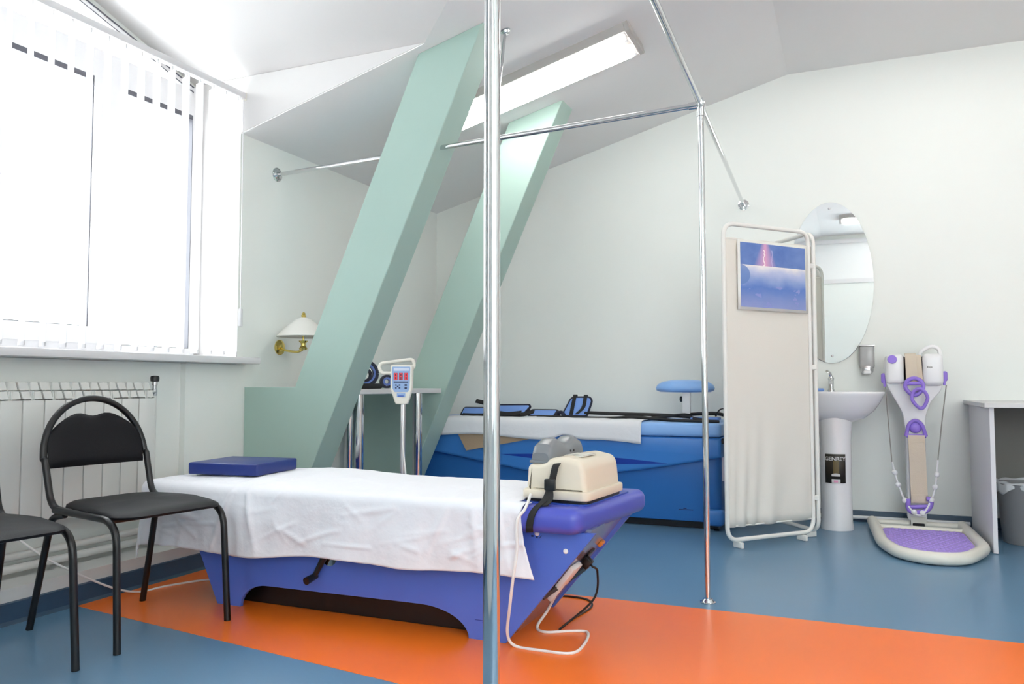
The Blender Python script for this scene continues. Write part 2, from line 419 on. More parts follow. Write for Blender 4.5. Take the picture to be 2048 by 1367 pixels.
# ------------------------------------------------------------------ window
win = thing('window_1', 'white framed dormer window under a raked top bar', 'window', (WX, RY, 1.0), kind='structure')
FX0, FX1 = WX-.03, WX+.03
def rk(y): return 2.955-.2*abs(y-RY)*1.0+ -.0*abs(y-RY)
def rake(y): return 2.98-(2.98-2.585)*abs(y-RY)/(3.44-RY)
T1, T2 = 2.41, 2.575     # transom bar
fr = MB()
fr.prism([(.60, .99), (.60, rake(.60)), (RY, rake(RY)), (3.44, rake(3.44)), (3.44, .99), (3.40, .99), (3.40, rake(3.40)-.03), (RY, rake(RY)-.03), (.64, rake(.64)-.03), (.64, .99)], 'x', FX0, FX1)
fr.box((FX0, .64, .99), (FX1, 3.40, 1.10))
fr.box((FX0, .64, T1+.02), (FX1, 3.40, T2))
obj('window_frame', fr, 'pvc', win, 0)
panes = [(2.915, 3.40, 1.10), (2.33, 2.755, 1.183), (1.89, 2.17, 1.183), (1.305, 1.73, 1.183), (.64, 1.145, 1.10)]
edges = [.64, 1.225, 1.81, 2.25, 2.835, 3.40]
for y0, y1, z0 in panes:
    cy = (y0+y1)/2
    for a, b in ((y0-.08, y0), (y1, y1+.08)):
        if a > .6 and b < 3.42: obj('mullion', MB().box((FX0+.004, a, 1.10), (FX1+.006, b, T1+.02)), 'pvc', win, 0)
    if z0 > 1.12: obj('sash_rail', MB().box((FX0+.004, y0, 1.10), (FX1+.006, y1, z0)), 'pvc', win, 0)
    obj('pane', MB().box((WX-.006, y0, z0), (WX+.002, y1, T1)), 'glass', win, 0)
    g = MB()
    g.box((WX-.02, y0, T1-.006), (WX+.031, y1, T1+.02)); g.box((WX-.02, y0, z0), (WX+.031, y0+.004, T1)); g.box((WX-.02, y1-.004, z0), (WX+.031, y1, T1)); g.box((WX-.02, y0, z0), (WX+.031, y1, z0+.004))
    obj('gasket', g, 'gasket', win, 0)
for y0, y1 in ((.64, RY), (RY, 3.40)):
    obj('pane', MB().prism([(y0, T2), (y1, T2), (y1, rake(y1)-.03), (y0, rake(y0)-.03)], 'x', WX-.006, WX+.002), 'glass', win, 0)
    obj('gasket', MB().tube([(WX+.032, y0, rake(y0)-.004), (WX+.032, y1, rake(y1)-.004)], .004, 6).tube([(WX+.030, y0, rake(y0)-.032), (WX+.030, y1, rake(y1)-.032)], .003, 6), 'gasket', win)
obj('window_sill', MB().prism([(WX+.03, .59), (-3.04, .59), (-3.04, 3.545), (XW+.001, 3.545), (XW+.001, 3.470), (WX+.03, 3.470)], 'z', 1.012, 1.048, .006, 2), 'pvc', win)

# ------------------------------------------------------------------ vertical blind
BX = -3.13
bl = thing('vertical_blind', 'white vertical slat blind hanging across the dormer window', 'blind', (BX, 2.0, 1.07))
obj('head_rail', MB().rbox((BX-.02, .62, 2.505), (BX+.02, 3.475, 2.54), .004, 2), 'pvc', bl)
obj('rail_end_cap', MB().rbox((BX-.022, 3.468, 2.495), (BX+.022, 3.478, 2.543), .003, 2), 'ivory', bl)
SA = math.radians(20)
first = None
for i in range(30):
    y = 3.425-.0935*i
    if y < .7: break
    if first is None:
        s_ = MB()
        def fn(u, v):
            q = (u-.5); bow = .004*(1-4*q*q)
            return (-q*.089*math.cos(SA)+bow*math.sin(SA), q*.089*math.sin(SA)+bow*math.cos(SA), 1.066+v*(2.49-1.066))
        s_.grid(fn, 4, 2)
        first = obj('slat', s_, 'slat', bl, 60); sl = first
        wmb = MB().rbox((-.042, -.003, 1.058), (.042, .003, 1.078), .002, 1, Matrix.Rotation(-SA, 4, 'Z'))
        first_w = obj('slat_weight', wmb, 'slat', sl, 0); ww = first_w
        clip = obj('slat_hanger', MB().box((-.006, -.003, 2.485), (.006, .003, 2.508)), 'pvc', sl, 0)
    else:
        sl = first.copy(); COL.objects.link(sl)
        for c_ in (first_w, clip):
            q = c_.copy(); COL.objects.link(q); q.parent = sl
    sl.location = Vector((BX, y, 0))-Vector((BX, 2.0, 1.07))
obj('bead_chain', MB().tube([(BX+.01, 2.0+1.462, 2.5), (BX+.012, 3.462, 1.9), (BX+.012, 3.464, 1.32)], .003, 6).rbox((BX+.002, 3.455, 1.22), (BX+.022, 3.475, 1.32), .005, 2), 'pvc', bl)

# ------------------------------------------------------------------ sloping beams
bp = [(XW, 0), (XW, .885), (-2.80, .885), (-2.04, zs(-2.04)), (-1.668, zs(-1.668)), (-2.885, 0)]
for y0, y1, lab in ((3.54, 3.73, 'sloping sage green beam next to the wall lamp, broad foot beside the bed'), (4.73, 4.93, 'sloping sage green beam standing beside the blue traction table')):
    b_ = MB().prism(bp, 'y', y0, y1, .004, 1)
    tag(obj('sloping_beam', b_, 'green', None, 30), lab, 'beam', kind='structure')

# ------------------------------------------------------------------ luminaires
def luminaire(x0, x1, y, z, ang, label):
    cx = (x0+x1)/2; L = 1.26
    r = thing('ceiling_luminaire', label, 'ceiling light', (cx, y, z), 'twin tube ceiling lights'); r.rotation_euler = (0, -ang, 0)
    WT[r.name] = Vector((0, 0, 0))
    obj('housing', MB().prism([(-.165, 0), (.165, 0), (.165, -.05), (.158, -.05), (.14, -.03), (.04, -.03), (0, -.05), (-.04, -.03), (-.14, -.03), (-.158, -.05), (-.165, -.05)], 'x', -L/2, L/2), 'lumhouse', r, 20)
    for s in (-1, 1):
        obj('tube', MB().cyl((-L/2+.055, s*.095, -.058), (L/2-.055, s*.095, -.064), .019, 16), 'tube', r)
        for e in (-1, 1):
            k = obj('lamp_holder', MB().rbox((e*(L/2-.045)-.011, s*.095-.014, -.078), (e*(L/2-.045)+.011, s*.095+.014, -.028), .004, 1), 'whiteplastic', r)
    obj('end_cap', MB().rbox((L/2-.03, -.167, -.06), (L/2+.005, .167, -.001), .006, 1), 'lumhouse', r)
    obj('end_cap', MB().rbox((-L/2-.005, -.167, -.06), (-L/2+.03, .167, -.001), .006, 1), 'lumhouse', r)
    return r
A_ = math.atan(SL)
cx = -1.085-1.26*math.cos(A_)/2
luminaire(cx, cx, 4.30, zs(cx), A_, 'lit twin tube light on the sloping ceiling between the green beams')
luminaire(.62, .62, 4.30, ZC, 0, 'lit twin tube light on the flat ceiling above the washbasin')
luminaire(.52, .52, .45, ZC, 0, 'lit twin tube light on the flat ceiling near the door')
luminaire(1.55, 1.55, 2.4, ZC, 0, 'unseen lit twin tube light by the plain wall, added as fill')  # extra luminaire out of view, added to brighten the room evenly

# ------------------------------------------------------------------ chrome curtain frame
cf = thing('curtain_frame', 'chrome tube curtain frame joining two floor posts and the walls', 'curtain rail', (-.566, 3.387, 0))
J = Vector((-.57, 3.387, 2.09)); NP = Vector((-.498, 1.09, 0)); W1 = Vector((XW, 3.79, 2.155)); W2 = Vector((-.683, YB, 2.17))
def flange(p, ax, r=.032):
    q = Vector(p); a = Vector(ax)
    return MB().tube([q, q+a*.004, q+a*.005, q+a*.016, q+a*.017], [r, r, r*.8, r*.62, .013], 20)
obj('post', MB().cyl((-.566, 3.387, .001), (-.57, 3.387, 2.09), .0125, 20), 'chrome', cf)
obj('post', MB().cyl((NP.x, NP.y, .001), (NP.x, NP.y, 2.085), .0125, 28), 'chrome', cf)
obj('floor_flange', flange((-.566, 3.387, .0015), (0, 0, 1)), 'chrome', cf)
obj('floor_flange', flange((NP.x, NP.y, .0015), (0, 0, 1)), 'chrome', cf)
obj('rail', MB().cyl(W1, J, .0125, 20), 'chrome', cf)
obj('rail', MB().cyl(W2, J, .0125, 20), 'chrome', cf)
NJ = Vector((NP.x, NP.y, 2.085)); far = J+(NJ-J)
obj('rail', MB().cyl(J, NJ, .0125, 20), 'chrome', cf)
obj('wall_flange', flange(W1, (1, 0, 0), .042), 'chrome', cf)
obj('wall_flange', flange(W2, (0, -1, 0), .038), 'chrome', cf)
obj('corner_joint', MB().ball(J, .021).cyl(J, J+(W1-J).normalized()*.05, .0165).cyl(J, J+(W2-J).normalized()*.05, .0165).cyl(J, J+(NJ-J).normalized()*.05, .0165).cyl(J, J+Vector((0, 0, -.05)), .0165).cyl(J+Vector((0, 0, .01)), J+Vector((0, 0, .03)), .008), 'chrome', cf)
obj('corner_joint', MB().ball(NJ, .021).cyl(NJ, NJ+(J-NJ).normalized()*.05, .0165).cyl(NJ, NJ-Vector((0, 0, .05)), .0165), 'chrome', cf)
hx = Vector((-1.615, 3.70, zs(-1.615))); hb = W1+(J-W1)*((-1.62-XW)/(J.x-XW))
obj('hanger', MB().cyl(hx, hb, .008, 14), 'chrome', cf)
obj('ceiling_flange', flange(hx+Vector((0, 0, -.001)), (.26, 0, -.965), .028), 'chrome', cf)

# ------------------------------------------------------------------ radiator
rad = thing('radiator', 'cream white sectional radiator below the window sill', 'radiator', (-3.12, 2.3, .32))
P_ = .0947
r0 = None
for i in range(12):
    y = 2.841-P_*(i+1)
    if r0 is None:
        s_ = MB()
        s_.rbox((-3.078, .002, .335), (-3.062, P_-.002, .835), .004, 2)
        s_.box((-3.14, P_/2-.008, .34), (-3.07, P_/2+.008, .87))
        s_.cyl((-3.12, .001, .37), (-3.12, P_-.001, .37), .022); s_.cyl((-3.12, .001, .845), (-3.12, P_-.001, .845), .022)
        r0 = sec = obj('section', s_, 'radiator', rad)
        gl = []
        sk = .010
        for z0, z1, xa in ((.840, .871, -3.068), (.876, .908, -3.09)):
            g = MB()
            v = [(xa, .004, z0), (xa, P_/2-.004, z0), (xa-.012, P_/2-.004, z1), (xa-.012, .004+sk*.6, z1)]
            g.prism([(xa, z0), (xa-.014, z1), (xa-.05, z1+.001), (xa-.05, z0)], 'y', .004, P_-.004, .002, 1)
            gl.append(obj('fin', g, 'radiator', r0))
        gl.append(obj('fin', MB().box((-3.1, P_/2-.002, .838), (-3.064, P_/2+.002, .872)).box((-3.12, P_/2-.002, .874), (-3.0875, P_/2+.002, .909)), 'radiator', r0, 0))
    else:
        sec = r0.copy(); COL.objects.link(sec)
        for g in gl:
            q = g.copy(); COL.objects.link(q); q.parent = sec
    sec.location = Vector((0, y, 0))-Vector((-3.12, 2.3, .32))
vy = 2.868
obj('valve', MB().lathe([(.010, 0), (.012, .01), (.012, .03), (.009, .032), (.009, .05), (.013, .052), (.013, .07)], (-3.10, vy, .845)).cyl((-3.10, vy-.03, .862), (-3.10, vy, .862), .012), 'steel', rad)
obj('valve_cap', MB().lathe([(.014, 0), (.02, .003), (.021, .02), (.018, .028), (.006, .03)], (-3.10, vy, .912), 20), 'blackplastic', rad)
obj('riser_pipe', MB().cyl((-3.10, vy, .846), (-3.10, vy, .2265), .010), 'radiator', rad)
for z, x in ((.208, -3.115), (.165, -3.095)):
    tag(obj('heating_pipe', MB().cyl((x, YF+.01, z), (x, 3.40, z), .0165, 16), 'radiator'), 'upper white heating pipe running beneath the radiator' if z > .2 else 'lower white heating pipe running just above the plinth', 'pipe', 'heating pipes')
cord = [(-3.045, 2.14, .31), (-3.0, 2.19, .25), (-2.95, 2.24, .195), (-2.905, 2.36, .11), (-2.875, 2.48, .04), (-2.85, 2.58, .006), (-2.83, 2.68, .005), (-2.80, 2.76, .005), (-2.74, 2.86, .005), (-2.6, 2.95, .005)]
tag(obj('extension_lead', MB().tube(cr(cord), .0045, 8), 'whitecable'), 'thin white power cord trailing from radiator to under the bed', 'cord')

# ------------------------------------------------------------------ chairs
def make_chair():
    t = thing('stacking_chair', 'x', 'chair', (0, 0, 0), 'black stacking chairs by the radiator')
    r = .0125
    for s in (-1, 1):
        y = .235*s
        obj('front_leg', MB().tube(fillet([(.265, .224*s, .001), (.235, y*.93, .435), (-.06, y*.92, .442), (-.15, y*.90, .442)], [0, .085, .01, 0], 10), r, 14), 'blacktube', t)
        obj('rear_leg', MB().tube(fillet([(-.265, .228*s, .001), (-.165, y*.91, .415), (-.10, y*.86, .428)], .03, 6), r, 14), 'blacktube', t)
    hp = [(-.05, -.205, .44), (-.185, -.205, .445), (-.235, -.207, .62)]
    for k in range(0, 17):
        a = PI*k/16; hp.append((-.235-.045*math.sin(a)-.01, -.207*math.cos(a), .62+.225*math.sin(a)))
    hp += [(-.235, .207, .62), (-.185, .205, .445), (-.05, .205, .44)]
    pa = fillet(hp, [0, .055, .05]+[.02]*17+[.05, .055, 0], 5)
    obj('back_hoop', MB().tube(pa, r, 14), 'blacktube', t)
    obj('crossbar', MB().tube([(.19, -.22, .432), (.19, .22, .432)], .010), 'blacktube', t)
    obj('crossbar', MB().tube([(-.13, -.205, .43), (-.13, .205, .43)], .010), 'blacktube', t)
    # seat: rounded slab, domed
    ol = rpoly([(-.19, -.17), (.0, -.215), (.262, -.212), (.262, .212), (.0, .215), (-.19, .17)], .09, 8)
    m = bmesh.new(); n = len(ol); cx = .04
    rings = [(1.0, .436), (1.015, .444), (1.0, .458), (.93, .467), (.7, .472), (.35, .473)]
    vs = []
    for k, z in rings: vs += [(cx+(x-cx)*k, y*k, z+(-.012*((x+.1)/.35)**2 if z > .45 and x > .15 else 0)) for x, y in ol]
    vs.append((cx, 0, .473))
    fs = [tuple(range(n))[::-1]]
    for i in range(len(rings)-1):
        fs += [(i*n+j, i*n+(j+1) % n, (i+1)*n+(j+1) % n, (i+1)*n+j) for j in range(n)]
    k = (len(rings)-1)*n
    fs += [(k+j, k+(j+1) % n, k+n) for j in range(n)]
    obj('seat', MB().add(vs, fs), 'leather', t, 50)
    # back pad with a dipped top edge, following the hoop
    def bk(u, v, off):
        y = (u-.5)*2
        lo = .585; hi = .775+.022*math.cos(y*PI*1.05)*-1 - .0*y
        hi = .792-.016*math.exp(-(y/.32)**2)-.075*abs(y)**4
        z = lo+(hi-lo)*v
        w = .192 if z < .66 else .207*math.sqrt(max(0, 1-((z-.62)/.228)**2))-.008
        w = min(.192, w)
        x = -.236-.045*min(1, max(0, (z-.60)/.22))-.006*math.cos(y*PI/2)
        return (x+off*(1-.85*max(abs(y)**6, abs(2*v-1)**6)), w*y, z)
    mb = MB().grid(lambda u, v: bk(u, v, .022), 16, 10).grid(lambda u, v: bk(u, v, -.014), 16, 10)
    k = 17*11
    def idx(i, j): return i*11+j
    ed = [idx(i, 0) for i in range(17)]+[idx(16, j) for j in range(1, 11)]+[idx(i, 10) for i in range(15, -1, -1)]+[idx(0, j) for j in range(9, 0, -1)]
    mb.f += [(ed[q], ed[(q+1) % len(ed)], ed[(q+1) % len(ed)]+k, ed[q]+k) for q in range(len(ed))]
    obj('backrest', mb, 'leather', t, 50)
    for s in (-1, 1):
        pass
    return t
ch = make_chair(); ch['label'] = 'black padded tube chair standing next to the white draped bed'
ch.location = (-2.505, 2.232, 0); ch.rotation_euler = (0, 0, math.radians(-8))
c2 = copy_tree(ch); c2['label'] = 'black padded tube chair farther from the white draped bed'
c2.location = (-2.56, 1.628, 0)

# ------------------------------------------------------------------ massage bed
bed = thing('massage_bed', 'violet blue massage bed with arched side panels and padded top', 'massage bed', (-1.7, 2.85, 0))
def arc(cx, cz, r, a0, a1, n=10, sx=1): return [(cx+sx*r*math.cos(a0+(a1-a0)*i/n), cz+r*math.sin(a0+(a1-a0)*i/n)) for i in range(n+1)]
arch_l = [(-2.30+.13*(1-math.cos(PI/2*i/10)), .095*math.sin(PI/2*i/10)) for i in range(11)]
arch_r = [(-1.27-.20*(1-math.cos(PI/2*i/10)), .10*math.sin(PI/2*i/10)) for i in range(10, -1, -1)]
side = [(-2.42, 0)]+arch_l+arch_r+[(-1.128, 0), (-.80, .40), (-2.62, .40)]
HX, HZ, HR = -1.87, .245, .045
def side_panel(y0, y1): return MB().prism(side, 'y', y0, y1, .0015, 1)
fp = obj('side_panel', side_panel(2.585, 2.603), 'bedblue', bed, 20)
obj('side_panel', MB().prism([(-2.42, .002), (-1.128, .002), (-.80, .40), (-2.62, .40)], 'y', 3.07, 3.088, .0015, 1), 'bedblue', bed, 20)
ex = (.80-1.128)/.412
ep = MB().add([(-1.128-.012, 2.603, .0), (-1.128-.012, 3.07, 0), (-.815, 3.07, .41), (-.815, 2.603, .41), (-1.16, 2.603, 0), (-1.16, 3.07, 0), (-.835, 3.07, .41), (-.835, 2.603, .41)], [(0,1,2,3), (4,7,6,5), (0,3,7,4), (1,5,6,2), (0,4,5,1), (3,2,6,7)])
epo = obj('end_panel', ep, 'endpanel', bed, 0); epo['label'] = 'glossy lilac grey slanted end panel'
obj('end_panel', MB().add([(-2.41, 2.603, 0), (-2.41, 3.07, 0), (-2.605, 3.07, .41), (-2.605, 2.603, .41), (-2.39, 2.603, 0), (-2.39, 3.07, 0), (-2.585, 3.07, .41), (-2.585, 2.603, .41)], [(0,3,2,1), (4,5,6,7), (0,4,7,3), (1,2,6,5), (0,1,5,4), (3,7,6,2)]), 'bedblue', bed, 0)
obj('shade_filler', MB().box((-2.37, 2.665, .002), (-1.17, 3.05, .158)), 'blackplastic', bed, 0)  # black box put in to darken the space seen under the arch
obj('under_board', MB().box((-2.5, 2.603, .16), (-.99, 3.07, .175)), 'blackplastic', bed, 0)
# pad
px0, px1, py0, py1 = -2.79, -.755, 2.515, 3.15
pad = rpoly([(px0, py0), (-.835, py0), (px1, py1), (px0, py1)], .05, 7)
obj('pad', MB().prism(pad, 'z', .398, .487, .036, 6), 'padblue', bed, 60)
obj('pad_insert', MB().prism(rpoly([(-1.10, 2.60), (-.845, 2.60), (-.795, 3.03), (-1.10, 3.03)], .03, 5), 'z', .483, .4905, .0015, 1), 'insert', bed)
# front screws and printed mark
for x, z in ((-.905, .335), (-1.178, .10)):
    obj('screw_cap', MB().ball((x, 2.585, z), .009, (1, .6, 1)), 'whiteplastic', bed)
obj('printed_mark', MB().box((-1.245, 2.5838, .068), (-1.19, 2.5852, .0705)).box((-1.215, 2.5838, .061), (-1.185, 2.5852, .065)).box((-1.213, 2.5838, .072), (-1.208, 2.5852, .077)), 'insert', bed, 0)
obj('printed_mark', MB().box((-1.03, 2.5838, .375), (-1.022, 2.5852, .381)).box((-1.012, 2.5838, .372), (-1.006, 2.5852, .379)).tube([(-1.0, 2.5845, .372), (-.992, 2.5845, .381)], .0012, 6), 'navyprint', bed, 0)
# crank
crk = obj('crank_arm', MB().tube([(-1.868, 2.573, .262), (-1.920, 2.565, .165)], [.014, .010], 14).ball((-1.868, 2.573, .262), .016), 'blackplastic', bed)
obj('crank_handle', MB().cyl((-1.922, 2.575, .162), (-1.927, 2.52, .152), .012, 16, .015), 'blackplastic', crk)
obj('crank_socket', MB().cyl((-1.868, 2.5835, .235), (-1.868, 2.586, .235), .034, 24), 'chrome', bed)
# end panel fittings: positions along the slanted panel
def onend(t, y, off=0):
    a = Vector((-1.14, y, 0)); b = Vector((-.815, y, .41)); n = Vector((.41, 0, -.325)).normalized()
    return a+(b-a)*t+n*off
def endm(t, y, off=0):
    p = onend(t, y, off); ux = Vector((.325, 0, .41)).normalized(); uz = Vector((.41, 0, -.325)).normalized(); uy = uz.cross(ux)
    return Matrix(((ux.x, uy.x, uz.x, p.x), (ux.y, uy.y, uz.y, p.y), (ux.z, uy.z, uz.z, p.z), (0, 0, 0, 1)))
obj('socket', MB().rbox((-.03, -.03, 0), (.03, .03, .008), .004, 2, endm(.62, 2.93)), 'blackplastic', bed)
obj('switch', MB().rbox((-.012, -.018, 0), (.012, .018, .014), .003, 2, endm(.71, 3.0)), 'orangebtn', bed)
# sheet
def drape(X0, X1, Y0, Y1, ex0, ex1, ey0, ey1, z0, hl, hf, hb, amp, seed, flare=.05, hend=None):
    # flat cloth X0..X1 / Y0..Y1 in cloth space laid over a slab with edges ex/ey, top z0
    def fn(u, v):
        a = X0+(X1-X0)*u; b = Y0+(Y1-Y0)*v
        dl = max(0, ex0-a); dr_ = max(0, a-ex1); df = max(0, ey0-b); db = max(0, b-ey1)
        x = min(max(a, ex0), ex1); y = min(max(b, ey0), ey1)
        sx = dl if dl > 0 else dr_; sy = df if df > 0 else db
        d = (sx**3+sy**3)**(1/3); R = .035
        # rounded edge
        if d < R*PI/2: out = R*math.sin(d/R); down = R*(1-math.cos(d/R))
        else: out = R+(d-R*PI/2)*flare; down = R+(d-R*PI/2)
        h = math.hypot(sx, sy) or 1
        nx = (-1 if dl > 0 else 1)*sx/h; ny = (-1 if df > 0 else 1)*sy/h
        x += nx*(out-R*min(1, d/.02)*0); y += ny*out; z = z0-down
        f = min(1, d/.15)
        n1 = noise.noise(Vector((a*5+seed, b*2.2, seed))); n2 = noise.noise(Vector((a*14, b*5+seed, 3.1))); n3 = noise.noise(Vector((a*3.1+b*9, b*3-a*2, seed*2)))
        fold = amp*(n1*1.2+.55*n2+.4*n3)
        x += nx*fold*f*1.0; y += ny*fold*f*1.0
        z += (1-f)*.0025*(n2+n3)+(1-f)*max(0, amp*.12*n1)
        return (x, y, z)
    return fn
R_ = .035
sh = MB()
fnb = drape(-3.03, -1.025, 2.27, 3.20, px0-.003+R_, 9, py0-.004+R_, py1+.004-R_, .494, 0, 0, 0, .017, 7.3)
CREASE = [(random.uniform(-2.75, -1.1), random.uniform(.27, .46), random.uniform(-.22, .22), random.uniform(-.09, .09), random.uniform(.004, .010), random.uniform(.003, .0065)) for _ in range(34)]
CREASE += [(-2.28, .47, -.10, -.20, .014, .013), (-2.20, .47, .05, -.20, .012, .011), (-1.22, .47, .02, -.2, .014, .010), (-1.32, .46, -.08, -.16, .012, .009), (-1.12, .46, .03, -.2, .012, .010)]
def crease(x, z):
    t = 0
    for cx, cz, dx, dz, wd, am in CREASE:
        L2 = dx*dx+dz*dz; k = min(1, max(0, ((x-cx)*dx+(z-cz)*dz)/L2))
        d2 = (x-cx-k*dx)**2+(z-cz-k*dz)**2
        if d2 < 9*wd*wd: t += am*math.exp(-d2/(wd*wd))*(.35+.65*math.sin(PI*min(1, k+.2)))
    return t
def bedsheet(u, v):
    x, y, z = fnb(u, v)
    # hem waves and a slightly pulled right edge
    k = max(0, (.47-z)/.2)
    if z < .49 and y < 2.7: y -= crease(x, z)
    elif y < 3.1: z += .5*crease(x, .47-(y-2.55)*.5) if y < 2.9 else 0
    if u > .93: x += (u-.93)/.07*(.03*k-.02*math.sin(v*9))
    z += -.008*max(0, 1-v*6)*math.sin(u*17+1)-.012*max(0, 1-v*6)*math.sin(u*6)+.016*math.exp(-((u-.42)/.12)**2)*(1 if z > .487 else 0)*math.sin(min(1, max(0, (v-.3)/.7))*PI/2)
    if y > 2.585: x = min(x, -1.079+.0004*u)
    return (x, y, z)
sh.grid(bedsheet, 300, 130)
tag(obj('bed_sheet', sh, 'sheet', None, 80, .003), 'white cotton sheet draped over the massage bed', 'sheet')
# pillow
pm = Matrix.Translation((-2.545, 2.87, .505)) @ Matrix.Rotation(math.radians(7), 4, 'Z')
tag(obj('bed_cushion', MB().rbox((-.175, -.16, 0), (.175, .16, .052), .008, 3, pm), 'pillow'), 'flat navy vinyl cushion lying on the white sheet', 'cushion')

# ------------------------------------------------------------------ foot massager on the bed
fm = thing('foot_massager', 'cream plastic ankle massager with grey cradle strapped to the bed', 'massager', (-.94, 2.8, .49))
bm_ = Matrix.Translation((-.945, 2.795, -.0135)) @ Matrix.Rotation(math.radians(-5), 4, 'Z')
prof = [(-.115, .53), (.118, .53), (.108, .628), (.092, .65), (.03, .662), (-.02, .655), (-.045, .637), (-.10, .632), (-.11, .62)]
ho = obj('housing', MB().prism(rpoly(prof, .012, 3), 'y', -.165, .165, .02, 4, bm_), 'cream', fm, 45)
obj('base_flange', MB().prism(rpoly([(-.128, -.182), (.13, -.182), (.13, .182), (-.128, .182)], .035, 5), 'z', .514, .545, .006, 2, bm_), 'cream', fm)
obj('rubber_foot', MB().prism(rpoly([(-.12, -.172), (.122, -.172), (.122, .172), (-.12, .172)], .035, 5), 'z', .504, .5145, 0, 1, bm_), 'blackplastic', fm)
lb = obj('printed_label', MB().prism(rpoly([(.0, -.09), (.075, -.09), (.075, .03), (.0, .03)], .006, 2), 'z', .6575, .6612, 0, 1, bm_), 'ivory', ho)
obj('label_print', MB().lathe([(.012, 0), (.012, .0006)], n=20, mtx=bm_ @ Matrix.Translation((.035, -.065, .6611))).prism([(.0, -.088), (.073, -.088), (.073, -.086), (.0, -.086)], 'z', .661, .6618, 0, 1, bm_).prism([(.071, -.088), (.073, -.088), (.073, .028), (.071, .028)], 'z', .661, .6618, 0, 1, bm_), 'greyprint', lb, 0)
# two-humped cradle
def crad(u, v):
    y = -.155+.31*u; hump = .062+.026*math.sin(min(1, max(0, u*1.02))*PI*2-PI/2)*-1*-1
    hump = .058+.022*(math.cos(u*PI*4-PI)*.5+.5)
    if u < .04 or u > .96: hump *= .75
    e = min(1, u/.05, (1-u)/.05)
    a = PI*v
    x = -.040*math.copysign(abs(math.cos(a))**.55, math.cos(a)); z = hump*(abs(math.sin(a))**.55)
    return bm_ @ Vector((-.062+x*(.82+.18*e), y, .640+z*(.72+.28*e)))
cm = MB().grid(crad, 28, 16)
for i0 in (0, 28): cm.f.append(tuple(i0*17+j for j in range(17)))
obj('cradle', cm, 'greyplastic', fm, 40)
obj('cradle_rim', MB().rbox((-.104, -.158, .634), (-.02, .158, .645), .004, 2, bm_), 'greyplastic', fm)
obj('rivet', MB().ball(bm_ @ Vector((-.024, .02, .668)), .005).ball(bm_ @ Vector((-.024, .05, .668)), .005), 'blackplastic', fm)
spath = [(-1.02, 2.638, .640), (-1.025, 2.618, .628), (-1.033, 2.606, .58), (-1.045, 2.588, .53), (-1.052, 2.565, .512), (-1.06, 2.535, .501), (-1.07, 2.512, .478), (-1.078, 2.508, .44), (-1.08, 2.516, .416)]
spath = [(x+.072, y, z-.0135) for x, y, z in spath]
stp = obj('strap', MB().strap(cr(spath, 4), .026, .0025, (1, -.1, .12)), 'webbing', fm, 0)
obj('strap', MB().strap(cr([(-.967, 2.594, .542), (-.96, 2.582, .517), (-.96, 2.565, .50), (-.967, 2.54, .490)], 4), .026, .0025, (1, -.1, .12)), 'webbing', fm, 0)
obj('buckle', MB().rbox((-.983, 2.584, .535), (-.943, 2.600, .575), .004, 2), 'blackplastic', stp)
obj('strap_pin', MB().ball((-1.008, 2.583, .388), .009), 'whiteplastic', fm)
cab = [(-1.05, 2.63, .515), (-1.03, 2.56, .502), (-1.025, 2.510, .478), (-1.045, 2.495, .44), (-1.042, 2.485, .345), (-1.052, 2.478, .262), (-1.075, 2.50, .15), (-1.10, 2.54, .05), (-1.08, 2.56, .006), (-.986, 2.553, .005), (-.884, 2.564, .005), (-.867, 2.648, .005), (-.897, 2.80, .005), (-.964, 2.79, .005), (-1.04, 2.746, .005), (-1.085, 2.78, .01), (-1.06, 2.82, .06), (-1.01, 2.79, .14), (-.985, 2.775, .185)]
tag(obj('device_cable', MB().tube(cr(cab), .0052, 10), 'whitecable'), 'white cable looping from the ankle massager over the orange floor', 'cable')
ps = thing('power_plug', 'white multi-way plug on the slanted end panel of the bed', 'plug', tuple(onend(.5, 2.77)))
obj('body', MB().rbox((-.07, -.05, .001), (.03, .05, .022), .006, 2, endm(.56, 2.78)), 'whitecable', ps)
obj('neck', MB().rbox((-.05, -.014, .004), (.03, .014, .024), .006, 2, endm(.40, 2.765)), 'whitecable', ps)
obj('slot', MB().box((0, 0, 0), (.001, .001, .001)), 'blackplastic', ps) if False else None
bc = [tuple(onend(.62, 2.90, .012)), (-.905, 2.88, .225), (-.89, 2.90, .20), (-.915, 2.93, .09), (-1.003, 2.80, .006), (-1.0, 2.95, .005), (-.985, 3.12, .005), (-1.03, 3.22, .005), (-1.13, 3.24, .005), (-1.22, 3.2, .005)]
bco = thing('mains_lead', 'black mains lead hanging from the bed socket to the orange floor', 'cable', (-1.0, 2.9, 0))
obj('lead', MB().tube(cr(bc), .0042, 8), 'blackplastic', bco)
obj('plug', MB().rbox((-.02, -.016, .006), (.022, .016, .038), .006, 2, endm(.60, 2.89)), 'blackplastic', bco)

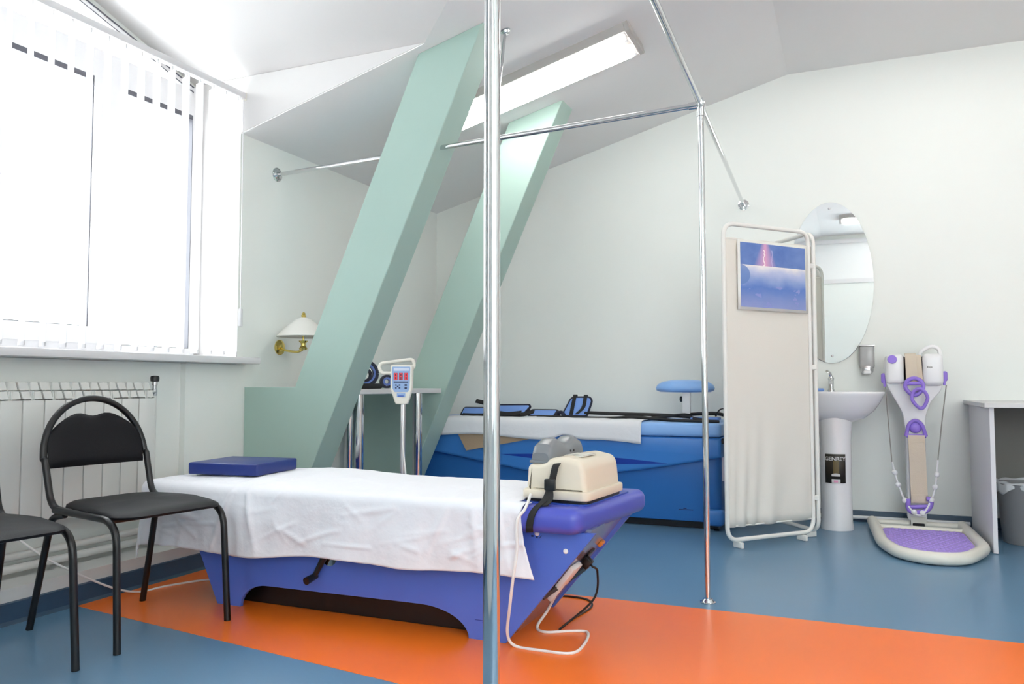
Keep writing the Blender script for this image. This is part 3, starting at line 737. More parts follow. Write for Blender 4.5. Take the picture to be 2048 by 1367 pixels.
# ------------------------------------------------------------------ controller on a stand
cs = thing('control_stand', 'cream handset with red digits on a steel stand', 'controller', (-2.03, 3.42, 0))
rz = Matrix.Translation((-2.04, 3.40, 0)) @ Matrix.Rotation(math.radians(18), 4, 'Z')
hd = rpoly([(-.054, .994), (.056, .994), (.054, .88), (.032, .802), (-.028, .802), (-.054, .88)], .010, 4)
hb_ = obj('handset', MB().prism(hd, 'y', -.018, .018, .006, 3, rz), 'ivory', cs)
obj('face_panel', MB().prism(rpoly([(-.044, .986), (.046, .986), (.043, .88), (.034, .862), (-.032, .862), (-.042, .88)], .004, 2), 'y', -.0195, -.0175, 0, 1, rz), 'lcd', hb_)
obj('printed_strip', MB().box((-.036, -.0203, .966), (.04, -.0192, .980)), 'lcd2', hb_, 0).data.transform(rz)
dg_ = MB(); dw = MB()
for k in range(3):
    x = -.034+.026*k; w_ = .017
    dw.box((x-.002, -.0203, .920), (x+w_, -.0193, .956))
    for (a, b, c, d) in ((0, .004, .0, .034), (.011, .015, 0, .034), (.004, .011, 0, .004), (.004, .011, .015, .019), (.004, .011, .030, .034)):
        if k == 1 and (a, c) == (.004, .0): continue
        dg_.box((x+a, -.0209, .921+c), (x+b, -.0202, .921+d))
obj('display_window', dw, 'ledwin', hb_, 0).data.transform(rz)
obj('led_digits', dg_, 'led', hb_, 0).data.transform(rz)
obj('printed_strip', MB().box((-.036, -.0203, .908), (.036, -.0192, .914)), 'navyprint', hb_, 0).data.transform(rz)
kb = MB()
for dx, dz in ((0, 0), (-.009, .007), (.009, .007), (-.009, -.007), (.009, -.007)): kb.box((-.016+dx-.004, -.0206, .889+dz-.003), (-.016+dx+.004, -.0192, .889+dz+.003))
kb.box((.018, -.0206, .892), (.030, -.0192, .900)); kb.box((.018, -.0206, .878), (.030, -.0192, .885))
obj('keypad', kb, 'navyprint', hb_, 0).data.transform(rz)
obj('button', MB().box((-.02, -.0206, .838), (.022, -.0175, .856)), 'lcd', hb_, 0).data.transform(rz)
obj('button', MB().box((-.014, -.0212, .838), (.014, -.02, .846)), 'bluebtn', hb_, 0).data.transform(rz)
obj('pole', MB().cyl((-2.035, 3.405, .81), (-2.035, 3.40, .02), .0125, 16), 'steel', cs)
obj('foot', MB().lathe([(.11, 0), (.11, .008), (.03, .018), (.016, .03)], (-2.035, 3.40, .001)), 'steel', cs)
hl = fillet([(-.03, .012, .955), (-.11, .03, .955), (-.125, .035, .985), (-.115, .04, 1.005), (.045, .05, 1.025), (.055, .04, .985), (.03, .012, .965)], .018, 5)
obj('handle', MB().tube([rz @ Vector(p) for p in hl], .0085, 12), 'ivory', cs)
obj('lead', MB().tube(cr([(-2.03, 3.385, .80), (-2.025, 3.383, .68), (-2.015, 3.38, .56), (-1.99, 3.36, .44), (-1.98, 3.33, .3), (-1.99, 3.3, .1), (-2.02, 3.3, .01)]), .0042, 8), 'whitecable', cs)

# ------------------------------------------------------------------ small side table between the beams
tb = thing('console_table', 'grey topped console table on chrome legs between the green beams', 'table', (-2.8, 4.23, 0))
obj('table_top', MB().rbox((-3.14, 3.745, .843), (-2.515, 4.70, .873), .003, 1), 'desktop', tb)
for x, y in ((-2.56, 3.80), (-2.56, 4.46), (-3.08, 3.80), (-3.08, 4.46)):
    lg = obj('leg', MB().cyl((x, y, .012), (x, y, .843), .03, 24), 'chrome', tb)
    obj('leg_foot', MB().lathe([(.034, 0), (.034, .012)], (x, y, .001)), 'blackplastic', lg)
# straps bundle on the table
sb = thing('rolled_harness', 'rolled black and blue harness heaped on the console table', 'harness', (-2.68, 3.98, .874))
def ringpath(c, r, ax, n=18, a0=0, a1=2*PI): 
    return [(c[0]+r*math.cos(a0+(a1-a0)*i/n)*ax[0], c[1]+r*math.cos(a0+(a1-a0)*i/n)*ax[1], c[2]+r*math.sin(a0+(a1-a0)*i/n)) for i in range(n+1)]
AX = (.80, .60)
obj('roll', MB().strap(ringpath((-2.635, 3.97, .962), .072, AX), .11, .016, (.6, -.8, 0)), 'navytrim', sb, 40)
obj('pad', MB().strap(ringpath((-2.635, 3.97, .962), .055, AX), .115, .012, (.6, -.8, 0)), 'bluebtn', sb, 40)
obj('pad', MB().strap(ringpath((-2.635, 3.97, .955), .034, AX), .112, .014, (.6, -.8, 0)), 'navytrim', sb, 40)
obj('roll', MB().strap(ringpath((-2.565, 4.10, .9165), .034, AX), .10, .012, (.6, -.8, 0)), 'navytrim', sb, 40)
obj('pad', MB().strap(ringpath((-2.565, 4.10, .9165), .02, AX), .104, .012, (.6, -.8, 0)), 'bluebtn', sb, 40)
obj('base_fold', MB().rbox((-2.84, 3.82, .874), (-2.545, 4.03, .905), .012, 2), 'webbing', sb)
obj('strap', MB().strap(cr([(-2.74, 3.90, .90), (-2.72, 3.90, .99), (-2.68, 3.92, 1.045), (-2.645, 3.93, 1.075), (-2.62, 3.94, 1.055)]), .03, .008, (.6, -.8, 0)), 'webbing', sb, 0)

# ------------------------------------------------------------------ traction table
tt = thing('traction_table', 'blue fibreglass traction table standing against the back wall', 'treatment table', (-1.7, 5.4, 0))
TX0, TX1, TY0, TY1 = -2.95, -.745, 5.0, 5.70
obj('lower_body', MB().prism(rpoly([(TX0, TY0+.06), (TX1-.01, TY0+.06), (TX1-.01, TY1), (TX0, TY1)], .05, 5), 'z', .045, .57, .01, 2), 'traclow', tt)
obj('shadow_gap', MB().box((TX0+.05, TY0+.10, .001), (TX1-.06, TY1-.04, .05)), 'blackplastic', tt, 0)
hc = cr([(TX0, .45, 0), (-2.6, .405, 0), (-2.2, .345, 0), (-1.95, .315, 0), (-1.4, .335, 0), (TX1, .45, 0)], 8)
hull = [(TX0, .572)]+[(p.x, p.y) for p in hc]+[(TX1, .572)]
obj('hull', MB().prism(hull, 'y', TY0, TY1-.01, .02, 3), 'trachull', tt, 50)
lens = [(-2.22+1.15*t, .425+.024*math.sin(PI*t)-.02*t) for t in [i/12 for i in range(13)]]+[(-2.22+1.15*t, .425-.026*math.sin(PI*t)-.02*t) for t in [i/12 for i in range(11, 0, -1)]]
obj('painted_stripe', MB().prism(lens, 'y', TY0-.0015, TY0+.002), 'traclens', tt, 0)
obj('top_rail', MB().prism(rpoly([(TX0, TY0-.012), (TX1+.005, TY0-.012), (TX1+.005, TY1), (TX0, TY1)], .03, 4), 'z', .575, .66, .022, 4), 'tractop', tt, 50)
obj('corner_foot', MB().rbox((-.86, TY0+.01, .03), (-.735, TY0+.12, .13), .03, 4), 'trachull', tt)
obj('corner_foot', MB().rbox((-.86, TY0+.56, .03), (-.735, TY0+.67, .13), .03, 4), 'trachull', tt)
obj('caster', MB().cyl((-.80, TY0+.06, .031), (-.77, TY0+.06, .031), .03, 20).cyl((-.80, TY0+.6, .031), (-.77, TY0+.6, .031), .03, 20), 'blackplastic', tt)
obj('end_bracket', MB().box((TX1-.012, TY0+.10, .30), (TX1+.02, TY0+.14, .56)).box((TX1-.012, TY0+.40, .30), (TX1+.02, TY0+.44, .56)), 'steel', tt, 0)
obj('end_clamp', MB().rbox((TX1-.02, TY0+.02, .535), (TX1+.03, TY0+.10, .565), .006, 2), 'blackplastic', tt)
obj('printed_mark', MB().box((-1.02, TY0+.058, .115), (-.93, TY0+.0605, .119)).box((-.99, TY0+.058, .122), (-.97, TY0+.0605, .127)), 'navyprint', tt, 0)
cp = Vector((-1.03, 5.42, .66))
pst = obj('support_post', MB().box((cp.x-.025, cp.y-.02, .655), (cp.x+.025, cp.y+.02, .85)), 'steel', tt, 0)
obj('clamp_knob', MB().lathe([(.010, 0), (.019, .004), (.019, .018), (.006, .022)], n=10, mtx=Matrix.Translation((cp.x-.025, cp.y, .80)) @ Matrix.Rotation(-PI/2, 4, 'Y')), 'blackplastic', pst)
obj('arm_cushion', MB().lathe([(.05, 0), (.165, .003), (.190, .014), (.194, .030), (.184, .052), (.15, .072), (.09, .083), (.03, .086)], (cp.x-.01, cp.y, .845), 32, 1.02, .62), 'tractop', tt, 60)
# sheet on the traction table
def tsheet(u, v):
    fn = drape(-2.66, -1.235, 4.862, 5.62, -9, 9, TY0-.027+.035, 9, .6715, 0, 0, 0, .004, 2.1, .03)
    x, y, z = fn(u, v)
    k = max(0, 1-v*4)
    z += -.028*k*max(0, (u-.62)/.38)+.012*k*math.sin(u*9)+.03*k*math.exp(-((u-.64)/.05)**2)
    return (x, y, z)
tag(obj('table_sheet', MB().grid(tsheet, 90, 40), 'sheet2', None, 80, .003), 'white sheet folded over the front of the blue traction table', 'sheet')
q_ = [(-2.56, .60), (-1.93, .60), (-1.93, .546), (-2.47, .442)]
tw = MB().prism(q_, 'y', TY0-.0175, TY0-.0135)
tag(obj('tan_towel', tw, 'tan'), 'tan cloth corner hanging out below the traction table sheet', 'towel')

# harnesses
def outline_pad(poly, thick, mtx, root, name='pad'):
    p = obj(name, MB().prism(poly, 'y', -thick/2, thick/2, .004, 2, mtx), 'harness', root)
    path = [mtx @ Vector((x, 0, z)) for x, z in poly]
    obj('piping', MB().tube(path, thick*.62, 8, True), 'navytrim', p)
    return p
h1 = thing('traction_harness', 'blue harness with upright back pad leaning against the back wall', 'harness', (-1.8, 5.4, .669))
up = Matrix.Translation((-1.79, 5.42, .675)) @ Matrix.Rotation(math.radians(-14), 4, 'X')
outline_pad(rpoly([(-.12, 0), (.06, 0), (.075, .12), (.03, .125), (.055, .125), (-.05, .125)][:0] or [(-.13, 0), (.055, 0), (.085, .11), (.07, .135), (-.055, .135), (-.075, .12)], .015, 4), .014, up, h1, 'back_pad')
for pth in ([(-.06, -.012, .005), (-.05, -.014, .08), (-.042, -.012, .14), (-.042, .004, .155), (-.042, .02, .14)], [(-.02, -.012, .01), (.03, -.018, .06), (.038, -.012, .14), (.038, .004, .152), (.038, .02, .14)]):
    obj('shoulder_strap', MB().strap([up @ Vector(p) for p in cr(pth, 5)], .026, .004, (1, 0, 0)), 'webbing', h1, 0)
fp_ = Matrix.Translation((-2.0, 5.33, .69)) @ Matrix.Rotation(math.radians(-55), 4, 'X')
outline_pad(rpoly([(-.13, -.035), (.06, -.035), (.07, .035), (-.13, .035)], .015, 3), .02, fp_, h1, 'waist_pad')
obj('waist_roll', MB().tube(cr([(-1.91, 5.30, .678), (-1.90, 5.30, .70), (-1.87, 5.28, .70), (-1.85, 5.26, .682)]), .014, 10), 'navytrim', h1)
for pth, wd in (([(-1.75, 5.42, .70), (-1.6, 5.44, .695), (-1.3, 5.43, .692), (-1.1, 5.38, .688), (-1.0, 5.33, .684), (-.93, 5.22, .675), (-.86, 5.15, .672)], .03),
                ([(-2.05, 5.26, .674), (-1.8, 5.22, .673), (-1.6, 5.18, .672), (-1.45, 5.16, .676), (-1.35, 5.17, .685), (-1.2, 5.16, .676), (-1.0, 5.10, .668), (-.82, 5.06, .669), (-.76, 5.04, .667)], .026),
                ([(-1.25, 5.32, .673), (-1.1, 5.36, .690), (-.98, 5.42, .70), (-.85, 5.46, .705), (-.77, 5.45, .69)], .03)):
    obj('strap', MB().strap(cr(pth, 6), wd, .012, (0, .9, .35)), 'webbing', h1, 0)
obj('leg_pad', MB().rbox((-.98, 5.26, .664), (-.80, 5.40, .684), .008, 2), 'harness', h1)
obj('loop', MB().strap(cr([(-.83, 5.36, .69), (-.80, 5.36, .735), (-.76, 5.36, .735), (-.745, 5.36, .70)]), .05, .006, (0, 1, 0)), 'webbing', h1, 0)
h2 = thing('traction_harness', 'blue harness with buckled black straps lying beside the green beam', 'harness', (-2.3, 5.4, .669))
hp = Matrix.Translation((-2.22, 5.36, .70)) @ Matrix.Rotation(math.radians(-28), 4, 'X')
outline_pad(rpoly([(-.22, -.03), (.02, -.03), (.07, .04), (.06, .055), (-.22, .05)], .015, 3), .016, hp, h2, 'waist_pad')
outline_pad(rpoly([(-.12, -.03), (.10, -.03), (.12, .05), (-.12, .05)], .015, 3), .016, Matrix.Translation((-2.56, 5.34, .69)) @ Matrix.Rotation(math.radians(-50), 4, 'X'), h2, 'leg_pad')
for pth in ([(-2.62, 5.45, .775), (-2.5, 5.42, .752), (-2.4, 5.40, .715), (-2.3, 5.38, .70), (-2.15, 5.36, .705)], [(-2.62, 5.22, .676), (-2.5, 5.20, .675), (-2.4, 5.18, .678), (-2.3, 5.17, .682), (-2.2, 5.2, .685), (-2.13, 5.24, .69), (-2.08, 5.28, .71)], [(-2.45, 5.22, .69), (-2.38, 5.2, .70), (-2.3, 5.18, .695), (-2.24, 5.17, .69), (-2.15, 5.2, .70)]):
    s1 = obj('strap', MB().strap(cr(pth, 6), .035, .009, (0, .75, .65)), 'webbing', h2, 0)
obj('buckle', MB().rbox((-2.40, 5.145, .678), (-2.35, 5.165, .705), .004, 2), 'blackplastic', s1)

# ------------------------------------------------------------------ wall lamp
la = thing('wall_lamp', 'white shaded brass wall lamp half behind the green beam', 'lamp', (XW, 3.85, 1.1))
lc = (-2.975, 3.835)
obj('lamp_shade', MB().lathe([(.152, 0), (.154, .004), (.10, .06), (.05, .10), (.02, .112), (.018, .115), (.001, .115)], (lc[0], lc[1], 1.178), 36, cap=False), 'opal', la, 40, .003)
obj('finial', MB().lathe([(.010, 0), (.013, .008), (.016, .014), (.010, .02), (.012, .026), (.004, .034)], (lc[0], lc[1], 1.291), 16), 'brass', la)
obj('lamp_holder', MB().lathe([(.008, 0), (.022, .004), (.024, .012), (.014, .026), (.014, .04), (.024, .05), (.026, .056), (.006, .058), (.006, .085)], (lc[0], lc[1], 1.10), 20), 'brass', la)
obj('arm', MB().tube(cr([(lc[0], lc[1], 1.108), (lc[0]-.03, lc[1]-.01, 1.092), (XW+.06, lc[1]-.01, 1.10), (XW+.012, lc[1], 1.12)]), .007), 'brass', la)
obj('wall_plate', MB().lathe([(.045, 0), (.045, .006), (.03, .014), (.012, .016)], n=24, mtx=Matrix.Translation((XW+.0005, lc[1], 1.12)) @ Matrix.Rotation(PI/2, 4, 'Y')), 'brass', la)

# ------------------------------------------------------------------ folding screen
scn = thing('folding_screen', 'white tube folding screen with cream cloth beside the washbasin', 'screen', (-.43, 4.76, 0))
SLp, SRp = Vector((-.645, 4.52, 0)), Vector((-.225, 5.005, 0))
def panel(a, b, root, second=False):
    d = (b-a).normalized(); L = (b-a).length; nrm = Vector((d.y, -d.x, 0))
    def P(s, z, o=0): return a+d*s+nrm*o+Vector((0, 0, z))
    zb, zt = .045, 1.80
    f = obj('frame', MB().tube(fillet([P(0, zb), P(L, zb), P(L, zt), P(0, zt)], .075, 8, True), .0125, 14, True), 'screenframe', root)
    def cl(u, v):
        z = .115+(1.72-.115)*v; lo = max(0, 1-v*2.3)**1.3
        pl = .009*lo*math.sin(u*34+5*math.sin(u*4)-7*v)+.007*lo*math.sin(u*15-5*v)
        edge = min(1, u/.06, (1-u)/.06)
        zz = z+.008*math.sin(u*PI*5)*(1 if v > .98 else 0)*.3
        return P(.012+u*(L-.024), zz, .002+pl*edge)
    obj('cloth', MB().grid(cl, 70, 30), 'screencloth', root, 80, .002)
    for s in (.12, .86):
        obj('foot', MB().rbox((-.009, -.035, 0), (.009, .035, .033), .004, 2, Matrix.Translation(P(L*s, .001)) @ Matrix.Rotation(math.atan2(d.y, d.x), 4, 'Z')), 'screenframe', root)
    obj('cloth_rod', MB().cyl(P(.01, 1.715), P(L-.01, 1.715), .004).cyl(P(.01, .12), P(L-.01, .12), .004), 'screenframe', root)
    return P, L, d, nrm
P1, L1, d1, n1 = panel(SLp, SRp, scn)
h0 = SRp+Vector((.028, .012, 0)); panel(h0, h0+Vector((-.63, .776, 0))*.62, scn, True)
for z in (.24, 1.0, 1.6):
    obj('hinge', MB().rbox((-.022, -.012, -.014), (.022, .012, .014), .003, 1, Matrix.Translation((SRp+h0)/2+Vector((0, 0, z)))), 'screenframe', scn)
# poster on the front panel
pt = thing('poster', 'storm sky poster with rolled sheet hung on the folding screen', 'poster', tuple(P1(.33, 1.5, .02)))
u0, u1, zb, zt = .085, .615, 1.315, 1.712
bmb = MB(); NN = 10
def ppt(u, v, o): 
    s = u0+(u1-u0)*u; z = zb+(zt-zb)*v+(.004*(1-u)) 
    return P1(s, z, .0165+.004*math.sin(u*PI)+o)
def sheetmb(o, m0, m1):
    mb = MB().grid(lambda u, v: ppt(m0+(1-2*m0)*u, m1+(1-2*m1)*v, o), NN, 4); return mb
obj('paper', sheetmb(.0, 0, 0), 'poster_border', pt, 60, .0015)
pic = obj('picture', sheetmb(.0016, .035, .04), 'poster', pt, 60)
uvl = pic.data.uv_layers.new(name='UVMap')
cnt = 0
inv = {}
for i in range(NN+1):
    for j in range(5): inv[i*5+j] = (i/NN, j/4)
for lp in pic.data.loops: uvl.data[lp.index].uv = inv[lp.vertex_index]

# ------------------------------------------------------------------ washbasin, mirror, soap dispenser
sk = thing('washbasin', 'white ceramic washbasin on a round pedestal beside the folding screen', 'washbasin', (-.105, 5.45, 0))
SX, SY = -.105, 5.45
obj('pedestal', MB().lathe([(.098, .001), (.098, .02), (.093, .05), (.090, .30), (.093, .55), (.10, .66), (.105, .70)], (SX, 5.425, 0), 36, 1, 1.05), 'ceramic', sk, 60)
def basin():
    n = 48; rings = []; vs = []
    def ol(a):
        c, s = math.cos(a), math.sin(a)
        x = .292*math.copysign(abs(c)**.85, c)
        y = (.335 if s > 0 else .22)*math.copysign(abs(s)**(.75 if s > 0 else .9), s)
        return x, y
    prof = [(.30, .665), (.42, .668), (.60, .69), (.78, .735), (.90, .785), (.965, .825), (1.0, .842), (1.0, .850), (.985, .855), (.90, .853), (.86, .845), (.78, .79), (.55, .74), (.2, .73)]
    for k, z in prof:
        for j in range(n):
            x, y = ol(2*PI*j/n); vs.append((SX+x*k, SY+y*(k if y < 0 or k > .8 else max(k, .75 if z < .8 and prof.index((k, z)) < 5 else k)), z))
    fs = []
    for i in range(len(prof)-1): fs += [(i*n+j, i*n+(j+1) % n, (i+1)*n+(j+1) % n, (i+1)*n+j) for j in range(n)]
    fs.append(tuple(range(n))[::-1]); fs.append(tuple((len(prof)-1)*n+j for j in range(n)))
    return MB().add(vs, fs)
obj('basin', basin(), 'ceramic', sk, 60)
fa = obj('faucet', MB().lathe([(.024, 0), (.022, .01), (.017, .02), (.017, .07), (.02, .085), (.012, .10)], (-.128, 5.66, .852), 20).tube(cr([(-.128, 5.66, .90), (-.128, 5.62, .93), (-.128, 5.57, .925), (-.128, 5.55, .905)]), .011, 12), 'chrome', sk)
obj('faucet_lever', MB().tube(cr([(-.128, 5.66, .95), (-.135, 5.64, .975), (-.15, 5.60, .985)]), [.010]*8+[.009]*9, 10), 'chrome', fa)
# label wrapped on the pedestal front (faces the room)
LC = (SX, 5.425); LR = .0935
def onped(s, z, o=.0006):
    a = -PI/2-.02+s/LR; return Vector((LC[0]+(LR+o)*math.cos(a), LC[1]+(LR*1.05+o)*math.sin(a), z))
lab = obj('label', MB().grid(lambda u, v: onped(-.062+.124*u, .292+.178*v, .001), 14, 2), 'brownprint', sk, 60, .0008)
obj('label_lettering', text_mb('GENREY', .034, lambda c: onped(c.x*.98, .440+c.y*.95, .0018+c.z), .0003, .0008), 'silverprint', lab, 0)
obj('label_stripe', MB().grid(lambda u, v: onped(-.012+.034*u, .345+.085*v, .0016), 3, 1), 'goldprint', lab, 0)
obj('label_crest', MB().grid(lambda u, v: onped((-.022+.05*u)+.0*v, .334+.012*v+.006*math.sin(u*PI)*v, .0019), 6, 2), 'silverprint', lab, 0)
obj('label_badge', MB().grid(lambda u, v: onped(-.022+.05*u, .293+.024*v, .0018), 4, 1), 'silverprint', lab, 0)
obj('label_badge', MB().grid(lambda u, v: onped(-.010+.024*u, .297+.012*v, .0022), 3, 1), 'pinkprint', lab, 0)
tag(obj('soap_bar', MB().rbox((-.235, 5.60, .853), (-.17, 5.65, .873), .009, 3), 'harness'), 'pale blue soap bar on the washbasin rim', 'soap')
mi = thing('oval_mirror', 'frameless oval mirror on the wall above the washbasin', 'mirror', (-.12, YB, 1.59))
el = [(-.12+.268*math.cos(2*PI*i/64), 1.588+.548*math.sin(2*PI*i/64)) for i in range(64)]
obj('mirror_glass', MB().prism(el, 'y', YB-.012, YB-.004, .002, 1), 'mirror', mi, 20)
obj('mirror_backing', MB().prism([(-.12+(x+.12)*.95, 1.588+(z-1.588)*.95) for x, z in el], 'y', YB-.004, YB-.0005), 'greyplastic', mi, 20)
for z in (2.09, 1.09):
    obj('fixing_screw', MB().ball((-.12, YB-.013, z), .008, (1, .5, 1)), 'steel', mi)
so = thing('soap_dispenser', 'grey wall soap dispenser right of the oval mirror', 'soap dispenser', (.093, YB, .95))
obj('body', MB().rbox((.048, YB-.085, 1.0), (.138, YB-.001, 1.155), .018, 3), 'soapplastic', so)
obj('lid', MB().rbox((.044, YB-.088, 1.148), (.142, YB-.001, 1.158), .004, 2), 'steel', so)
obj('nozzle_cup', MB().rbox((.056, YB-.092, .965), (.13, YB-.01, 1.03), .025, 3), 'steel', so)
obj('push_button', MB().rbox((.068, YB-.112, .965), (.118, YB-.085, .99), .01, 3), 'whiteplastic', so)

# ------------------------------------------------------------------ belt massager
ms = thing('belt_massager', 'white and lilac standing belt massager on a lilac footplate', 'massage machine', (.35, 5.2, 0))
out = fillet([(.10, 5.60, .035), (.135, 4.86, .035), (.205, 4.60, .035), (.34, 4.505, .035), (.50, 4.555, .035), (.625, 4.86, .035), (.60, 5.60, .035)], .10, 6)
fr_ = obj('plate_frame', MB().tube(out, .032, 16).tube([(.10, 5.57, .035), (.60, 5.57, .035)], .02, 12).tube([(.115, 5.40, .035), (.60, 5.40, .035)], .016, 12), 'ivory', ms)
ip = [(.13, 5.40), (.15, 4.86), (.215, 4.63), (.34, 4.54), (.49, 4.59), (.60, 4.87), (.59, 5.40)]
ipr = rpoly(ip, .06, 4)
obj('plate_board', MB().prism(ipr, 'z', .006, .036), 'ivory', ms, 0)
def inside(x, y):
    c = False; n = len(ipr)
    for i in range(n):
        (x1, y1), (x2, y2) = ipr[i], ipr[i-1]
        if (y1 > y) != (y2 > y) and x < (x2-x1)*(y-y1)/(y2-y1)+x1: c = not c
    return c
mt_ = MB().prism([((x-.365)*.93+.365, (y-5.0)*.90+4.965) for x, y in ipr], 'z', .034, .043, .003, 1)
mto = obj('foot_mat', mt_, 'lilacmat', ms)
nub = MB()
for i in range(13):
    for j in range(22):
        x = .15+.036*i+(.018 if j % 2 else 0); y = 4.60+.037*j
        if inside((x-.365)*1.12+.365, (y-4.965)*1.14+5.0): nub.lathe([(.010, 0), (.007, .004), (.001, .005)], (x, y, .0428), 6)
nb = obj('mat_nubs', nub, 'lilacmat', mto, 60); nb['kind'] = 'stuff'
MY = 5.58
sil = [(.30, .06), (.30, .30), (.298, .60), (.285, .72), (.24, .81), (.195, .90), (.187, .98), (.19, 1.06), (.215, 1.088), (.298, 1.088), (.30, .93), (.40, .93), (.402, 1.075), (.49, 1.09), (.505, 1.06), (.515, .92), (.50, .86), (.44, .79), (.412, .70), (.405, .30), (.405, .06)]
obj('column', MB().prism(rpoly(sil, .02, 4), 'y', MY-.05, MY+.075, .009, 2), 'whiteplastic', ms, 30)
obj('motor_housing', MB().rbox((.192, MY-.085, .90), (.30, MY+.05, 1.088), .03, 4), 'whiteplastic', ms, 60)
obj('motor_housing', MB().rbox((.40, MY-.085, .89), (.515, MY+.05, 1.088), .03, 4), 'whiteplastic', ms, 60)
obj('switch_button', MB().lathe([(.028, 0), (.026, .006), (.01, .008)], n=24, mtx=Matrix.Translation((.232, MY-.082, 1.055)) @ Matrix.Rotation(PI/2-.3, 4, 'X')), 'lilac', ms)
obj('printed_mark', MB().box((.425, MY-.087, 1.0), (.432, MY-.0845, 1.012)).box((.437, MY-.087, 1.0), (.443, MY-.0845, 1.008)).box((.447, MY-.087, 1.0), (.453, MY-.0845, 1.008)), 'greyprint', ms, 0)
obj('carry_handle', MB().tube(fillet([(.385, MY+.02, 1.06), (.40, MY+.02, 1.105), (.455, MY+.02, 1.14), (.50, MY+.02, 1.125), (.512, MY+.02, 1.05)], .03, 6), .012, 12), 'whiteplastic', ms)
obj('belt_strap', MB().strap(cr([(.335, MY-.02, 1.085), (.335, MY-.075, 1.08), (.337, MY-.09, 1.0), (.338, MY-.09, .93), (.343, MY-.085, .90)]), .062, .008, (1, 0, 0)).strap(cr([(.375, MY-.02, 1.08), (.378, MY-.06, 1.07), (.38, MY-.075, 1.0), (.385, MY-.07, .93)]), .035, .008, (1, .5, 0)), 'beige', ms, 0)
def ring(c, w, h, r, tilt=0, y=MY-.10, top=.5):
    pts = []
    for i in range(24):
        a = 2*PI*i/24; ww = w*(1-(1-top)*max(0, -math.sin(a)))
        x, z = ww*math.cos(a), h*math.sin(a)
        pts.append((c[0]+x*math.cos(tilt)-z*math.sin(tilt), y, c[1]+x*math.sin(tilt)+z*math.cos(tilt)))
    return pts
for c, w_, h_, r_, tl, yy, tp in (((.350, .885), .050, .052, .0125, 0, MY-.102, .7), ((.378, .812), .043, .060, .0105, .12, MY-.118, .6)):
    obj('grip_ring', MB().tube(ring(c, w_, h_, r_, tl, yy, tp), r_, 10, True), 'lilac', ms)
obj('grip_bar', MB().cyl((.30, MY-.102, .905), (.398, MY-.102, .905), .010), 'lilac', ms)
obj('lower_hook', MB().ball((.353, MY-.062, .635), .036, (1, .55, 1)).tube(fillet([(.30, MY-.075, .58), (.315, MY-.075, .655), (.353, MY-.075, .685), (.39, MY-.075, .655), (.41, MY-.075, .58)], .03, 5), .011, 10).cyl((.30, MY-.075, .583), (.41, MY-.075, .583), .011), 'lilac', ms)
obj('massage_belt', MB().strap(cr([(.356, MY-.085, .588), (.357, MY-.088, .50), (.360, MY-.082, .40), (.362, MY-.082, .30), (.364, MY-.085, .20), (.363, MY-.08, .175)]), .092, .009, (1, 0, 0)), 'beige', ms, 0)
obj('belt_seam', MB().box((.31, MY-.094, .560), (.402, MY-.0895, .564)).box((.31, MY-.094, .548), (.402, MY-.0895, .551)).box((.318, MY-.0925, .225), (.41, MY-.086, .229)), 'beige', ms, 0)
obj('lower_ring', MB().tube(fillet([(.300, MY-.10, .20), (.298, MY-.10, .135), (.335, MY-.11, .115), (.395, MY-.11, .13), (.425, MY-.10, .165), (.425, MY-.10, .205), (.40, MY-.10, .205)], .03, 5), .015, 12).cyl((.30, MY-.10, .15), (.42, MY-.10, .16), .012), 'lilac', ms)
for s, x, z in ((-1, .183, .935), (1, .525, .945)):
    kn = obj('side_knob', MB().rbox((x-.014, MY-.045, z-.028), (x+.014, MY+.02, z+.035), .012, 3), 'lilac', ms)
    obj('cord_clip', MB().tube([(x+s*-.0, MY-.035, z+.01), (x+.006*s*-1, MY-.045, z-.05)], .008, 10), 'lilac', kn)
beadpath = cr([(.217, MY-.08, .42), (.232, MY-.085, .345), (.252, MY-.09, .27), (.285, MY-.10, .185), (.325, MY-.125, .125), (.355, MY-.13, .108), (.385, MY-.125, .125), (.425, MY-.105, .195), (.452, MY-.09, .285), (.462, MY-.085, .37), (.470, MY-.08, .44)], 8)
obj('cord', MB().tube([(.192, MY-.045, .885), (.203, MY-.06, .66), (.217, MY-.08, .42)], .0035, 6), 'cordgrey', ms)
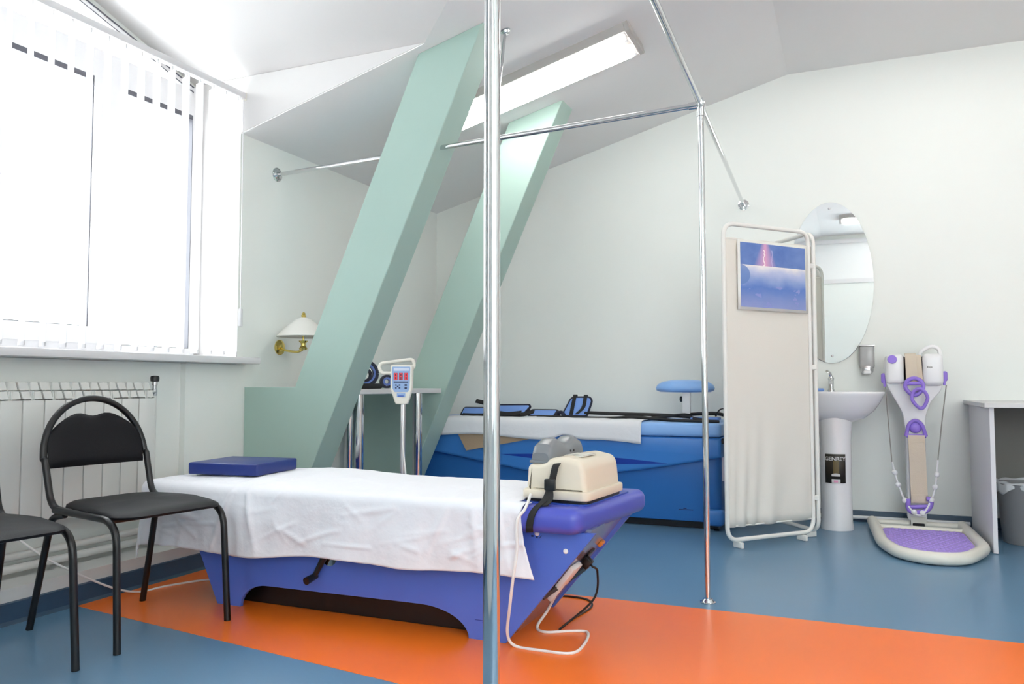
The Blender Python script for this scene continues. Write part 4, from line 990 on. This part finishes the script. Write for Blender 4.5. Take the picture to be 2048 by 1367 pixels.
obj('cord', MB().tube([(.530, MY-.045, .895), (.50, MY-.06, .68), (.470, MY-.08, .44)], .0035, 6), 'cordgrey', ms)
bs = obj('bead_string', MB().tube(beadpath, .0055, 8), 'whiteplastic', ms)
for p in ((.230, MY-.085, .355), (.248, MY-.09, .282), (.283, MY-.10, .19), (.330, MY-.127, .125), (.375, MY-.128, .122), (.427, MY-.105, .20), (.450, MY-.09, .277), (.462, MY-.086, .352)):
    obj('bead', MB().ball(p, .0165, (1, .8, 1)), 'whiteplastic', ms)
obj('hinge_bracket', MB().box((.315, MY-.06, .006), (.40, MY+.05, .085)), 'ivory', ms, 0)
obj('hinge_pin', MB().rbox((.325, MY-.075, .03), (.39, MY-.058, .05), .003, 1), 'blackplastic', ms)

# ------------------------------------------------------------------ desk and bin
dk = thing('desk', 'grey panelled desk standing against the washbasin wall', 'desk', (1.3, 5.4, 0))
obj('desktop', MB().rbox((.645, 4.90, .775), (1.95, YB-.003, .80), .002, 1), 'desktop', dk)
obj('side_panel', MB().box((.672, 4.94, .004), (.694, YB-.03, .775)), 'desk', dk, 0)
obj('side_panel', MB().box((1.90, 4.94, .004), (1.922, YB-.03, .775)), 'desk', dk, 0)
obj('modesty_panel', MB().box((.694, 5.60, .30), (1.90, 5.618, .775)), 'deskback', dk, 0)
bn = thing('waste_bin', 'grey tapered waste bin with white bag under the desk', 'bin', (.915, 5.36, 0))
obj('bucket', MB().lathe([(.135, .001), (.138, .006), (.162, .33), (.168, .338), (.160, .338), (.134, .012)], (.915, 5.36, 0), 36, cap=False), 'binplastic', bn, 50)
obj('bucket_floor', MB().lathe([(.134, .002), (.134, .008)], (.915, 5.36, 0), 36), 'binplastic', bn)
def bag(u, v):
    a = 2*PI*u; r = .1655+.008*math.sin(a*7)*v+.004*math.sin(a*13+1)
    z = .350-.055*v+.018*math.sin(a*3+1)*v+.01*math.sin(a*8)*v
    if v < .15: r -= .01; z += .004*math.sin(a*9)
    return (.915+r*math.cos(a), 5.36+r*math.sin(a), z)
obj('bin_bag', MB().grid(bag, 64, 6), 'bag', bn, 60, .0015)
